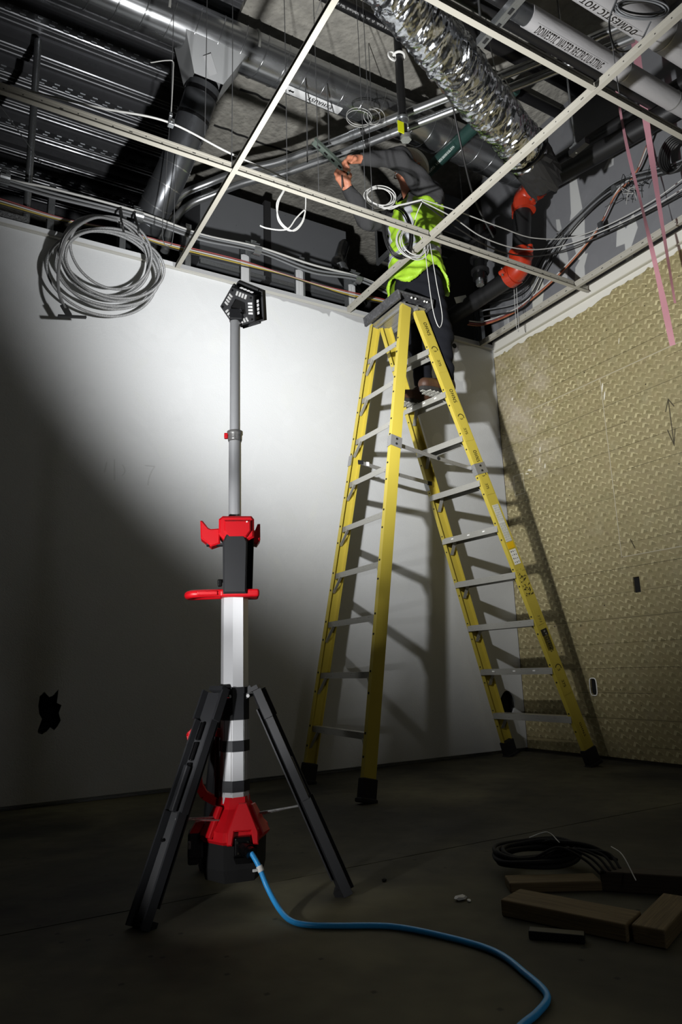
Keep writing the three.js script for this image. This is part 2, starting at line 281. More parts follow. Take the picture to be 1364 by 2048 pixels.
// far walls of the bigger unfinished space, out of the picture, and the wall seen through the studs
const bare = std({ color: 0x1d1d1e, roughness: 0.9, bumpMap: rep(nCoarse, 2), bumpScale: 0.002 });
struct('wall_behind', bx(10.2, DECK, 0.15, -4.85, DECK / 2, 9.48), bare);
struct('wall_far', bx(0.15, DECK, 12, -10.05, DECK / 2, 3.5), bare);
const wallBack = struct('wall_back', bx(10.2, DECK, 0.12, -4.85, DECK / 2, -2.36), std({ color: 0x3b3b3d, roughness: 0.8 }));
struct('wall_side', bx(0.12, DECK, 2.2, 0.06, DECK / 2, -1.25), std({ color: 0x4a4a4c, roughness: 0.8 }));
part('floor_beyond', bx(10, 0.1, 2.2, -4.9, -0.05, -1.25), bare, wallBack);

// the deck overhead: ribbed steel to the left, sprayed slab to the right
const sprayed = std({ roughness: 0.95, bumpMap: field(256, (u, v) => fbm(u * 24, v * 24, 24, 4, 81), false, [1.4, 1.4]), bumpScale: 0.012, map: field(512, (u, v) => { const k = 0.52 + 0.2 * (fbm(u * 6, v * 6, 6, 5, 85) - 0.5) + 0.1 * (fbm(u * 50, v * 50, 50, 2, 88) - 0.5); return [k, k * 0.985, k * 0.93]; }, true, [0.5, 0.5]) });
const uvXZ = (g) => { const p = g.attributes.position, uv = g.attributes.uv; for (let i = 0; i < p.count; i++) uv.setXY(i, p.getX(i), p.getZ(i)); return g; };
const ceiling = struct('ceiling', uvXZ(bx(10.2, 0.12, 12, -4.9, DECK + 0.16, 3.5)), sprayed);
const deckSteel = std({ color: 0x66676a, metalness: 0.7, roughness: 0.5, roughnessMap: scuff });
const XS = -2.34;                                                              // where the ribbed deck stops
const panProfile = [[0, 0], [0.008, -0.005], [0.016, -0.005], [0.022, 0], [0.075, 0], [0.09, 0.06], [0.16, 0.06], [0.175, 0], [0.19, 0], [0.195, -0.006], [0.203, -0.006], [0.208, 0], [0.228, 0], [0.232, -0.005], [0.24, -0.005], [0.244, 0], [0.25, 0], [0.25, 0.004], [0.179, 0.004], [0.164, 0.064], [0.086, 0.064], [0.071, 0.004], [0, 0.004]];
const panGeo = prism(panProfile, 4.2).rotateY(-Math.PI / 2);                    // profile x -> z, length along x
for (let i = 0; i < 17; i++) part('deck_pan', panGeo, deckSteel, ceiling).position.set(XS - 2.1, DECK, -2.2 + i * 0.25);
{ // pressed lugs along the ribs
  const g = []; for (let i = 1; i < 12; i++) for (let x = -4.3; x < XS - 0.15; x += 0.085) { const z = -2.2 + i * 0.25; if (i % 2) continue; g.push(bx(0.034, 0.006, 0.012, x, DECK - 0.002, z + 0.03), bx(0.034, 0.006, 0.012, x + 0.012, DECK - 0.002, z + 0.062)); }
  const m = part('pressed_lugs', g, M.galv, ceiling); m.userData.kind = 'stuff';
}
part('sprayed_slab', uvXZ(bx(2.4, 0.14, 6, XS + 1.2 - 0.02, DECK + 0.02, 0.7)), sprayed, ceiling, 'pale sprayed slab right of the steel deck');
for (const [z, x0, x1, s] of [[-0.02, -2.15, -1.75, 1], [-0.42, -2.2, -1.5, 2], [0.98, -1.9, -0.8, 3], [1.4, -2.1, -0.6, 4]]) {
  const pts = []; for (let x = x0; x <= x1; x += 0.06) pts.push(V(x, DECK - 0.052, z + 0.02 * (hash(Math.floor(x * 50), s, 5) - 0.5))); part('board_joint', tube(pts, 0.008, 5, 2), M.cavity, ceiling);
}

// ================================================================ the tower work light
const TW = thing('tower_light', 'red, black and aluminium tripod tower work light with a raised five-sided head', 'work light', [-2.91, 0, 1.85], -0.37);
const textDecal = (w, h, px, draw, opt = {}) => std({ map: canvasTex(px, Math.round(px * h / w), draw), roughness: 0.45, ...opt });
{
  const feet = [V(-0.224, 0, 0.203), V(0.300, 0, 0.063), V(-0.075, 0, -0.29)];
  // mast: eight-sided, turned a little to the right
  const oct = (r, h, y) => { const g = cyl(r, r, h, 8, 0, 0, 0).rotateY(Math.PI / 8 + 0.262).translate(0, y, 0).toNonIndexed(); g.computeVertexNormals(); return g; };
  part('outer_mast', [oct(0.0405, 0.28, 0.69), oct(0.0405, 0.31, 0.4)], M.alu, TW, 'satin aluminium eight-sided mast');
  const seam = []; for (const a of [-0.52, 1.05]) for (const s of [-0.011, 0.011]) seam.push(bx(0.0015, 0.26, 0.001).translate(s, 0.4, 0.0378).rotateY(a)); part('mast_groove', seam, M.plate, TW);
  part('hinge_collar', [oct(0.0425, 0.085, 0.512), oct(0.046, 0.018, 0.552)], M.black, TW);
  for (const y of [0.398, 0.29]) part('mast_clamp', oct(0.0435, 0.03, y), M.black, TW);
  part('mast_ring', oct(0.0415, 0.008, 0.266), M.alu, TW);
  // base
  const rb = (n, prof, mat) => part(n, (() => { const g = lathe(prof, 6); g.rotateY(Math.PI / 6 + 0.2); const q = g.toNonIndexed(); q.computeVertexNormals(); return q; })(), mat, TW);
  rb('base_housing', [[0.0, 0.262], [0.044, 0.262], [0.047, 0.232], [0.096, 0.182], [0.1, 0.158], [0.09, 0.148], [0, 0.148]], M.red);
  rb('base_skirt', [[0, 0.16], [0.092, 0.158], [0.089, 0.085], [0.08, 0.052], [0, 0.052]], M.rubber);
  part('inlet_hood', prism([[-0.042, -0.03], [-0.042, 0.0], [-0.012, 0.075], [0.012, 0.075], [0.042, 0.0], [0.042, -0.03], [0.028, -0.03], [0.022, 0.004], [-0.022, 0.004], [-0.028, -0.03]], 0.03, 0.003).rotateX(-0.28).translate(0.022, 0.178, 0.088), M.red, TW);
  const inlet = part('power_inlet', [rbx(0.046, 0.05, 0.03, 0.006, 0.022, 0.147, 0.09), prism([[-0.024, 0], [0.024, 0], [0.018, -0.014], [-0.018, -0.014]], 0.026).translate(0.022, 0.122, 0.1)], M.blackGloss, TW);
  for (const [dx, dy] of [[-0.014, 0.012], [0.014, 0.012], [-0.012, -0.014]]) part('screw', cyl(0.003, 0.003, 0.004, 8).rotateX(Math.PI / 2).translate(0.022 + dx, 0.147 + dy, 0.107), M.chrome, inlet);
  for (const a of [1.15, -1.0, 2.4]) part('base_rib', prism([[-0.026, -0.035], [-0.014, 0.05], [0.014, 0.05], [0.026, -0.035]], 0.014, 0.003).rotateX(-0.5).translate(0, 0.196, 0.076).rotateY(a), M.red, TW);
  // battery on the side
  const bat = part('battery', [rbx(0.045, 0.07, 0.07, 0.008, -0.105, 0.14, -0.01), rbx(0.03, 0.03, 0.06, 0.006, -0.112, 0.105, -0.01)], M.black, TW, 'clip-on battery at the side of the base');
  part('battery_cap', prism([[-0.02, 0], [0.022, 0], [0.022, 0.034], [0.0, 0.03]], 0.055, 0.003).translate(-0.105, 0.17, -0.005), M.red, bat);
  part('battery_latch', rbx(0.008, 0.02, 0.02, 0.002, -0.122, 0.145, 0.026), M.plate, bat);
  // carry handle behind the left leg
  const hp = [V(-0.035, 0.43, -0.02), V(-0.105, 0.452, -0.02), V(-0.125, 0.43, -0.02), V(-0.1, 0.29, -0.02), V(-0.085, 0.265, -0.02), V(-0.04, 0.238, -0.02)];
  part('carry_handle', hp.slice(1).map((p, i) => bar(hp[i], p, 0.03, 0.022, V(0, 0, 1))).concat(hp.map((p) => new THREE.IcosahedronGeometry(0.0135, 1).translate(p.x, p.y, p.z))), M.red, TW);
  part('handle_spine', bar(V(-0.05, 0.24, -0.02), V(-0.05, 0.44, -0.02), 0.02, 0.012, V(0, 0, 1)), M.darkRed, TW);
  // legs
  feet.forEach((f, k) => {
    const out = V(f.x, 0, f.z).normalize(), top = out.clone().multiplyScalar(0.062).setY(0.548), d = f.clone().sub(top), L = d.length(); d.normalize();
    const side = V(0, 1, 0).cross(out).normalize(), face = side.clone().cross(d).normalize(); if (face.dot(out) < 0) face.negate();
    const sd = face.clone().cross(d).multiplyScalar(-1);
    const put = (g) => basis(g, sd, d, face, top);                            // local: x across, y down the leg, z outwards
    const roof = (w, t, pk, y0, y1) => { const o = [[-w / 2, -t], [-w / 2, 0], [0, pk], [w / 2, 0], [w / 2, -t], [w / 2 - 0.006, -t], [w / 2 - 0.006, -0.004], [0, pk - 0.006], [-w / 2 + 0.006, -0.004], [-w / 2 + 0.006, -t]]; const g = prism(o, y1 - y0); g.rotateX(Math.PI / 2).translate(0, (y0 + y1) / 2, 0); return place(g, new THREE.Matrix4().makeScale(1, 1, -1)); };
    const leg = part('leg', put(mergeGeometries([clean(roof(0.09, 0.024, 0.012, 0.0, 0.085)), clean(roof(0.074, 0.022, 0.011, 0.085, 0.33)), clean(roof(0.066, 0.026, 0.015, 0.33, L)), clean(bx(0.05, L - 0.1, 0.004, 0, L / 2, -0.014))])), M.black, TW);
    part('hinge_bracket', put(mergeGeometries([clean(bx(0.03, 0.03, 0.04, 0, -0.006, -0.025)), clean(bx(0.056, 0.012, 0.03, 0, -0.008, 0.0))])), M.black, leg);
    part('hinge_pin', put(cyl(0.005, 0.005, 0.062, 10).rotateZ(Math.PI / 2).translate(0, 0.004, -0.02)), M.chrome, leg);
    for (let i = 0; i < 4; i++) part('slot_insert', put(rbx(0.011, 0.05, 0.008, 0.002, k === 1 ? -0.022 : 0.014, 0.115 + i * 0.056, k === 1 ? 0.007 : 0.009)), k === 0 ? M.blackGloss : M.plate, leg);
    part('guide_bar', put(rbx(0.016, 0.12, 0.016, 0.004, 0.012, 0.27, 0.014)), M.black, leg);
    for (const sx of [-0.02, 0.02]) part('rivet', put(cyl(0.004, 0.004, 0.006, 8).rotateX(Math.PI / 2).translate(sx, 0.4, 0.009)), M.blackGloss, leg);
    part('foot_pad', put(mergeGeometries([clean(bx(0.056, 0.02, 0.03, 0, L - 0.012, -0.008)), clean(bx(0.012, 0.04, 0.01, -0.018, L - 0.03, 0.008))])), M.rubber, leg);
    const mid = top.clone().addScaledVector(d, 0.345);
    part('stay_rod', [rod(out.clone().multiplyScalar(0.05).setY(0.212).addScaledVector(sd, 0.006), mid.clone().addScaledVector(sd, 0.006), 0.0028, 8), rod(out.clone().multiplyScalar(0.05).setY(0.205).addScaledVector(sd, -0.006), mid.clone().addScaledVector(sd, -0.006), 0.0028, 8)], M.plate, TW);
  });
  // upper housing
  part('support_panel', prism([[-0.034, 0.83], [-0.036, 0.985], [-0.02, 1.018], [0.022, 1.018], [0.038, 0.985], [0.034, 0.83]], 0.03, 0.005).translate(0, 0, 0.046), M.black, TW);
  part('support_core', [prism([[-0.03, 0.825], [-0.03, 1.0], [0.052, 1.0], [0.046, 0.825]], 0.075, 0.003).translate(0.006, 0, -0.005)], M.blackGloss, TW);
  const redTop = part('top_housing', [prism([[-0.048, 1.012], [-0.048, 1.056], [-0.036, 1.066], [0.05, 1.066], [0.058, 1.056], [0.058, 1.0], [0.04, 0.99], [-0.03, 0.99]], 0.105, 0.006).translate(0, 0, 0.0),
    prism([[-0.036, 1.018], [-0.036, 1.05], [0.044, 1.05], [0.044, 1.018], [0.03, 0.998], [-0.022, 0.998]], 0.012, 0.004).translate(0.004, 0, 0.056)], M.red, TW, 'red housing with cord hooks');
  part('cord_hook', [prism([[-0.102, 1.002], [-0.104, 1.056], [-0.097, 1.056], [-0.08, 1.034], [-0.072, 1.03], [-0.046, 1.032], [-0.044, 0.985], [-0.07, 0.976]], 0.06, 0.004).translate(0, 0, 0.0)], M.red, redTop);
  part('cord_hook', [prism([[0.05, 0.99], [0.05, 1.03], [0.062, 1.03], [0.07, 1.05], [0.078, 1.05], [0.078, 1.0], [0.068, 0.985]], 0.06, 0.004).translate(0, 0, -0.02)], M.red, redTop);
  part('hook_underside', [bx(0.05, 0.006, 0.03, -0.06, 0.984, 0.01)], M.black, redTop);
  part('vent_dot', cyl(0.0025, 0.0025, 0.003, 8).rotateX(Math.PI / 2).translate(0.036, 1.045, 0.0625), M.label, redTop);
  const tray = part('lower_handle', [tube([V(-0.04, 0.835, 0.03), V(-0.12, 0.833, 0.03), V(-0.135, 0.832, 0.016), V(-0.135, 0.832, -0.016), V(-0.12, 0.833, -0.03), V(-0.04, 0.835, -0.03)], 0.012, 10, 8), rbx(0.118, 0.024, 0.1, 0.008, 0.014, 0.833, 0.0)], M.red, TW, 'red loop handle reaching out from the mast');
  part('grip_pad', rbx(0.06, 0.012, 0.008, 0.003, -0.08, 0.834, 0.043), M.red, tray);
  part('release_lever', [rbx(0.014, 0.022, 0.02, 0.004, -0.044, 0.866, 0.02), rbx(0.02, 0.01, 0.012, 0.003, -0.035, 0.872, 0.02)], M.blackGloss, TW);
  // telescoping tubes
  part('lower_tube', cyl(0.0195, 0.0195, 0.3, 32, 0, 1.2, 0), M.aluTube, TW);
  const col = part('tube_collar', lathe([[0.0, 1.318], [0.0205, 1.318], [0.0225, 1.325], [0.0225, 1.34], [0.025, 1.342], [0.025, 1.352], [0.021, 1.354], [0.0, 1.354]], 32), M.plate, TW);
  part('collar_clip', rbx(0.012, 0.018, 0.014, 0.003, -0.028, 1.336, 0.004), M.red, col, 'small red clip');
  part('upper_tube', cyl(0.0165, 0.0165, 0.4, 32, 0, 1.545, 0), M.aluTube, TW);
  // head
  const ax = HEAD_AXIS.clone().applyAxisAngle(V(0, 1, 0), 0.37), hx = V(0, 1, 0).cross(ax).normalize(), hy = ax.clone().cross(hx), hc = V(0.03, 1.796, 0.0);
  const H = (g) => basis(g, hx, hy, ax, hc), twist = 0.02;
  const head = part('head_body', H((() => {
    const ring = (r0, r1, z0, z1, hole) => { const g = lathe([[hole, z0], [r0, z0], [r1, z1], [hole, z1]], 5).rotateX(Math.PI / 2); g.scale(1, 1, 1); const q = g.toNonIndexed(); q.computeVertexNormals(); return q.rotateZ(Math.PI - twist); };
    return mergeGeometries([clean(ring(0.068, 0.0715, -0.04, -0.034, 0.03)), clean(ring(0.064, 0.066, -0.034, 0.014, 0.03)), clean(ring(0.079, 0.082, 0.012, 0.03, 0.05))]);
  })()), M.black, TW, 'five-sided black lamp head seen from behind');
  part('head_recess', H(prism(ngon(5, 0.036, twist), 0.03).translate(0, 0, -0.018)), M.cavity, head);
  for (let i = 0; i < 5; i++) {
    const a = twist + i * 2 * Math.PI / 5 + Math.PI / 5, R = (g) => H(g.rotateZ(-a));
    const slats = [], chips = [];
    for (let k = -1.5; k <= 1.5; k++) { slats.push(prism([[-0.0026, 0], [0.0028, 0], [0.0038, 0.017], [-0.0036, 0.017]], 0.004).rotateX(0.35).translate(k * 0.0105, 0.036, -0.043)); chips.push(bx(0.0085, 0.003, 0.012, k * 0.0125, 0.0545, -0.009)); }
    part('led_reflector_added_glow', R(mergeGeometries(slats.map(clean))), M.reflectorAddedGlow, head, 'silver reflectors given a faint added glow');
    part('side_window', R(mergeGeometries([clean(bx(0.06, 0.002, 0.02, 0, 0.0531, -0.009))])), M.cavity, head);
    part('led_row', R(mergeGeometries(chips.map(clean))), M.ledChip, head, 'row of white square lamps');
    part('screw', H(cyl(0.0035, 0.0035, 0.004, 8).rotateX(Math.PI / 2).translate(0, 0.058, -0.041).rotateZ(-(twist + i * 2 * Math.PI / 5))), M.blackGloss, head);
    part('rim_bar', R(rbx(0.07, 0.008, 0.01, 0.002, 0, 0.066, 0.006)), M.black, head);
  }
  const lensMat = std({ color: 0xffffff, emissive: 0xffffff, emissiveIntensity: 3, roughness: 0.3 });
  part('head_lamp_lens', H(prism(ngon(5, 0.068, twist), 0.006).translate(0, 0, 0.028)), lensMat, head, 'glowing front lens facing the ladder');
  part('neck_bracket', [rbx(0.045, 0.04, 0.036, 0.006, 0.004, 1.755, 0.004), rod(V(0.0, 1.74, 0), V(0.024, 1.79, -0.006), 0.016, 12)], M.black, TW);
  for (const [x, y] of [[0.018, 1.772], [0.026, 1.765], [0.02, 1.755]]) part('bolt', cyl(0.003, 0.003, 0.004, 8).rotateX(Math.PI / 2).translate(x, y, 0.024), M.chrome, TW);
  TW.updateMatrixWorld(true);
  const w = TW.localToWorld(hc.clone().addScaledVector(ax, 0.06));
  spot(TOWER_LIGHT, w, w.clone().addScaledVector(HEAD_AXIS, 2), 1.257, 1.0, 1.4).name = 'tower_head_lamp';
}
// blue extension cord from the tower, across the floor and out of the picture
{
  const c = thing('extension_cord', 'bright blue extension cord curling over the floor from the tower light', 'cord');
  
  part('cord', tube([[-2.915, 0.137, 1.985], [-2.905, 0.112, 2.005], [-2.89, 0.06, 2.03], [-2.88, 0.02, 2.08], [-2.875, 0.0075, 2.145], [-2.85, 0.0075, 2.195], [-2.8, 0.0075, 2.235], [-2.7, 0.0075, 2.31], [-2.64, 0.0075, 2.42], [-2.6, 0.0075, 2.56], [-2.622, 0.0075, 2.67], [-2.66, 0.0075, 2.77], [-2.72, 0.0075, 2.805], [-2.79, 0.0075, 2.83], [-2.95, 0.0075, 2.95], [-3.1, 0.0075, 3.2], [-3.05, 0.0075, 3.7]], 0.0068, 10, 10), M.blue, c);
  part('plug', [rod(V(-2.925, 0.147, 1.945), V(-2.915, 0.135, 1.988), 0.016, 14), rod(V(-2.92, 0.141, 1.962), V(-2.917, 0.138, 1.975), 0.019, 14)], M.blackGloss, c);
  part('wrap', [rod(V(-2.903, 0.108, 2.008), V(-2.899, 0.095, 2.014), 0.0085, 12), bx(0.014, 0.006, 0.004, -2.915, 0.1, 2.012)], M.label, c, 'white tie wrapped round the cord');
}

// ================================================================ the stepladder
const LD = thing('step_ladder', 'tall yellow fibreglass stepladder with grey metal steps standing open by the walls', 'ladder', [0, 0, 0]);
const rails = { r1: [V(-1.877, 0, 0.248), V(-1.305, 2.83, 0.265)], r2: [V(-1.92, 0, 0.951), V(-1.275, 2.83, 0.595)], r3: [V(-0.291, 0, 0.132), V(-1.235, 2.83, 0.285)], r4: [V(-0.278, 0, 0.836), V(-1.165, 2.83, 0.58)] };
const onRail = (r, y) => rails[r][0].clone().lerp(rails[r][1], y / 2.83);
const stepY = [...Array(9)].map((_, i) => 0.285 * (i + 1));
function railFrame(r) { const [a, b] = rails[r], d = b.clone().sub(a).normalize(), zo = V(0, 0, r === 'r1' || r === 'r3' ? -1 : 1), x = d.clone().cross(zo).normalize(), z = x.clone().cross(d); if (x.x < 0) { x.negate(); } return { d, x, z: zo.clone().addScaledVector(d, -zo.dot(d)).normalize() }; }
{
  const markMat = textDecal(0.5, 0.05, 512, (x, w, h) => { x.fillStyle = '#b3a23e'; x.fillRect(0, 0, w, h); });
  for (const r of ['r1', 'r2', 'r3', 'r4']) {
    const [a, b] = rails[r], f = railFrame(r), dep = r === 'r1' || r === 'r2' ? 0.068 : 0.08;
    const prof = [[-dep / 2, 0], [-dep / 2, 0.03], [-dep / 2 + 0.005, 0.03], [-dep / 2 + 0.005, 0.005], [dep / 2 - 0.005, 0.005], [dep / 2 - 0.005, 0.03], [dep / 2, 0.03], [dep / 2, 0]];   // web at 0 = outside, flanges reach in
    const L = a.distanceTo(b), g = prism(prof, L - 0.06).translate(0, 0, (L - 0.06) / 2 + 0.06);
    const m = new THREE.Matrix4().makeBasis(f.x, f.z.clone().negate(), f.d).setPosition(a.clone().addScaledVector(f.z, 0.005)); place(g, m);
    const rail = part('rail', g, M.ladder, LD);
    const bg = mergeGeometries([clean(prism([[-dep / 2 - 0.006, -0.006], [-dep / 2 - 0.006, 0.036], [dep / 2 + 0.006, 0.036], [dep / 2 + 0.006, -0.006]], 0.1, 0.004).translate(0, 0, 0.06)), clean(prism([[-dep / 2 - 0.012, -0.01], [-dep / 2 - 0.012, 0.042], [dep / 2 + 0.012, 0.042], [dep / 2 + 0.012, -0.01]], 0.02, 0.004).translate(0, 0, 0.014))]); place(bg, m);
    part('foot', bg, M.rubber, rail);
    const rv = []; for (const y of stepY) for (const s of [-0.018, 0.085]) { const p = onRail(r, Math.min(2.78, y - s)); rv.push(cyl(0.006, 0.006, 0.006, 8).rotateZ(Math.PI / 2).translate(p.x + (r === 'r1' || r === 'r2' ? -dep / 2 : -dep / 2), p.y, p.z - f.z.z * 0.012)); }
    part('rivets', rv, M.rubber, rail).userData.kind = 'stuff';
    if (r === 'r4' || r === 'r2') {                                            // prints and labels on the face towards the room
      const onFace = (t, len, wid, mat, nm, lab) => { const p = a.clone().addScaledVector(f.d, t).addScaledVector(f.z, 0.0062); const q = bx(len, wid, 0.0015); basis(q, f.d.clone().negate(), f.x, f.z, p); return part(nm, q, mat, rail, lab); };
      const paint = (len, draw, bg = '#b3a23e') => { const t = canvasTex(512, Math.round(512 * 0.062 / len), (x, w, h) => { x.fillStyle = bg; x.fillRect(0, 0, w, h); draw(x, w, h); }); return std({ map: t, roughness: 0.45 }); };
      if (r === 'r4') {
        const logo = paint(0.36, (x, w, h) => { x.fillStyle = '#3a3410'; x.strokeStyle = '#3a3410'; x.font = `bold ${h * 0.56}px sans-serif`; x.textBaseline = 'middle'; x.fillText('OHNS', 10, h * 0.46); x.lineWidth = h * 0.1; x.beginPath(); x.arc(w * 0.56, h * 0.5, h * 0.33, 1.9, 5.2); x.stroke(); x.font = `bold ${h * 0.44}px sans-serif`; x.fillText('3', w * 0.57, h * 0.52); x.fillText('375', w * 0.76, h * 0.58); });
        for (const t of [2.72, 2.25, 0.62]) onFace(t, 0.36, 0.066, logo, 'printed_mark', 'dark maker marks printed on the rail');
        onFace(1.86, 0.3, 0.066, logo, 'printed_mark', 'dark maker marks printed on the rail');
        onFace(1.52, 0.24, 0.05, paint(0.24, (x, w, h) => { x.fillStyle = '#8a8a80'; for (let i = 0; i < 16; i++) for (let j = 0; j < 5; j++) x.fillRect(10 + i * 31, 10 + j * h * 0.19, rr(6, 26), h * 0.07); x.fillStyle = '#c8c8c0'; x.fillRect(w * 0.45, 0, 18, h); }, '#bdbdb2'), 'warning_label', 'long worn white label');
        onFace(1.375, 0.04, 0.056, std({ color: 0xd2a800, roughness: 0.5 }), 'warning_label', 'amber label');
        onFace(1.3, 0.095, 0.052, paint(0.095, (x, w, h) => { x.fillStyle = '#33332e'; for (let i = 0; i < 4; i++) for (let j = 0; j < 3; j++) { x.beginPath(); x.arc(60 + i * 125 + rr(-8, 8), h * (0.22 + j * 0.3), rr(12, 30), 0, 7); x.fill(); } }, '#d5d4cb'), 'warning_label', 'small white label with dark pictures');
        onFace(1.14, 0.17, 0.064, paint(0.17, (x, w, h) => { x.fillStyle = 'rgba(40,34,14,0.85)'; for (let i = 0; i < 60; i++) { x.beginPath(); x.ellipse(rnd() ** 0.7 * w, rnd() * h, rr(3, 26), rr(3, 18), rnd() * 3, 0, 7); x.fill(); } x.fillStyle = 'rgba(210,200,120,0.7)'; for (let i = 0; i < 24; i++) x.fillRect(rnd() * w, rnd() * h, rr(4, 30), rr(3, 12)); }), 'worn_label', 'scraped dark remains of a label');
        onFace(0.92, 0.1, 0.05, paint(0.1, (x, w, h) => { x.fillStyle = '#241f0c'; x.font = `italic ${h * 0.5}px serif`; x.fillText('\u25c2 191', 90, h * 0.6); }), 'hand_lettering', 'handwritten black marks');
        onFace(0.775, 0.13, 0.05, paint(0.13, (x, w, h) => { x.fillStyle = '#8d8d88'; x.font = `bold ${h * 0.4}px sans-serif`; x.fillText('S', 30, h * 0.6); for (let i = 0; i < 14; i++) x.fillRect(110 + i * 27, h * 0.25, rr(5, 18), rr(10, h * 0.5)); }, '#1a1a19'), 'rating_label', 'black label with pale lettering');
        onFace(0.22, 0.12, 0.04, paint(0.12, (x, w, h) => { x.fillStyle = '#3a3410'; x.font = `bold ${h * 0.5}px sans-serif`; x.fillText('OHNS', 60, h * 0.65); }), 'printed_mark', 'dark maker marks printed on the rail');
      }
    }
    // spreader bracket band
    const by = r === 'r2' ? 1.86 : r === 'r4' ? 1.79 : r === 'r1' ? 1.86 : 1.79, bp = onRail(r, by);
    part('bracket_band', [basis(bx(dep + 0.008, 0.07, 0.003), f.x, f.d, f.z, bp.clone().addScaledVector(f.z, 0.0075)), basis(bx(0.003, 0.07, 0.036), f.x, f.d, f.z, bp.clone().addScaledVector(f.x, -dep / 2 - 0.0025).addScaledVector(f.z, -0.012))], M.plate, rail);
    part('bracket_bolts', [0.016, -0.016].map((s) => basis(cyl(0.007, 0.007, 0.004, 8).rotateX(Math.PI / 2), f.x, f.d, f.z, bp.clone().addScaledVector(f.d, s).addScaledVector(f.z, 0.0105))), M.darkWire, rail);
  }
  // steps on the climbing side: channels open below; thin rungs on the far side
  const braceMat = M.ladderAlu;
  stepY.forEach((y, i) => {
    { const a = onRail('r3', y), b = onRail('r4', y); a.z += 0.004; b.z -= 0.004;
      const st = part('step', [bar(a, b, 0.004, 0.085, V(0, 1, 0)), bar(a.clone().add(V(-0.041, -0.018, 0)), b.clone().add(V(-0.041, -0.018, 0)), 0.036, 0.003, V(0, 1, 0)), bar(a.clone().add(V(0.041, -0.018, 0)), b.clone().add(V(0.041, -0.018, 0)), 0.036, 0.003, V(0, 1, 0))], braceMat, LD);
      for (const [r, s] of [['r3', 1], ['r4', -1]]) { const p = onRail(r, y - 0.1), q = onRail(r, y); part('brace', bar(V(p.x, y - 0.1, p.z - s * -0.008), V(q.x, y - 0.016, q.z + s * 0.09), 0.004, 0.022, V(0, 1, 0)), braceMat, st); }
      if (i % 3 === 1) part('paint_spot', [0.2, 0.5, 0.77].map((t) => { const p = a.clone().lerp(b, t); return bx(0.003, 0.008, 0.02, p.x - 0.0435, p.y - 0.014, p.z); }), M.label, st);
    }
    { const a = onRail('r1', y), b = onRail('r2', y); a.z += 0.004; b.z -= 0.004;
      const st = part('rung', [bar(a.clone().add(V(-0.012, 0, 0)), b.clone().add(V(-0.012, 0, 0)), 0.032, 0.003, V(0, 1, 0)), bar(a.clone().add(V(0.004, 0.0145, 0)), b.clone().add(V(0.004, 0.0145, 0)), 0.003, 0.034, V(0, 1, 0))], braceMat, LD);
      for (const [r, s] of [['r1', 1], ['r2', -1]]) { const p = onRail(r, y - 0.1); part('brace', bar(V(p.x - 0.01, y - 0.1, p.z + s * 0.006), V(p.x + 0.008, y - 0.01, p.z + s * 0.07), 0.004, 0.02, V(0, 1, 0)), braceMat, st); }
    }
  });
  // spreaders
  for (const [ra, rb, ya, yb] of [['r2', 'r4', 1.86, 1.79], ['r1', 'r3', 1.86, 1.79]]) {
    const a = onRail(ra, ya), b = onRail(rb, yb), s = ra === 'r2' ? -1 : 1; a.z += s * 0.03; b.z += s * 0.03; a.x += 0.02; b.x -= 0.02; const m = a.clone().lerp(b, 0.52); m.y -= 0.006;
    const sp = part('spreader', [bar(a, m, 0.024, 0.004, V(0, 1, 0)), bar(m, b, 0.024, 0.004, V(0, 1, 0))], M.plate, LD);
    part('hinge_rivet', [cyl(0.011, 0.011, 0.01, 12).rotateX(Math.PI / 2).translate(m.x, m.y, m.z)], M.darkWire, sp);
    part('end_lug', [bx(0.035, 0.026, 0.008, a.x + 0.01, a.y, a.z), bx(0.035, 0.026, 0.008, b.x - 0.01, b.y, b.z)], M.rubber, sp);
    if (ra === 'r1') part('sticker', bx(0.02, 0.026, 0.002, a.x + 0.06, a.y - 0.006, a.z + 0.004), M.label, sp, 'small white sticker');
  }
  // cap
  const capG = prism([[-0.135, -0.03], [-0.145, 0.03], [0.14, 0.03], [0.13, -0.03], [0.115, -0.03], [0.115, 0.015], [-0.12, 0.015], [-0.12, -0.03]], 0.42, 0.006).translate(-1.225, 2.87, 0.435);
  const cap = part('top_cap', capG, M.cap, LD, 'scuffed grey top cap');
  part('cap_channel', [bar(V(-1.29, 2.84, 0.26), V(-1.29, 2.84, 0.6), 0.03, 0.012, V(0, 1, 0)), bar(V(-1.19, 2.84, 0.26), V(-1.19, 2.84, 0.6), 0.03, 0.012, V(0, 1, 0)), bx(0.2, 0.003, 0.36, -1.23, 2.838, 0.43)], M.plate, cap);
  part('cap_bolts', [[-1.27, 0.648], [-1.24, 0.648], [-1.17, 0.648], [-1.15, 0.648]].map(([x, z]) => cyl(0.006, 0.006, 0.006, 8).rotateX(Math.PI / 2).translate(x, 2.862, z)), M.label, cap);
}

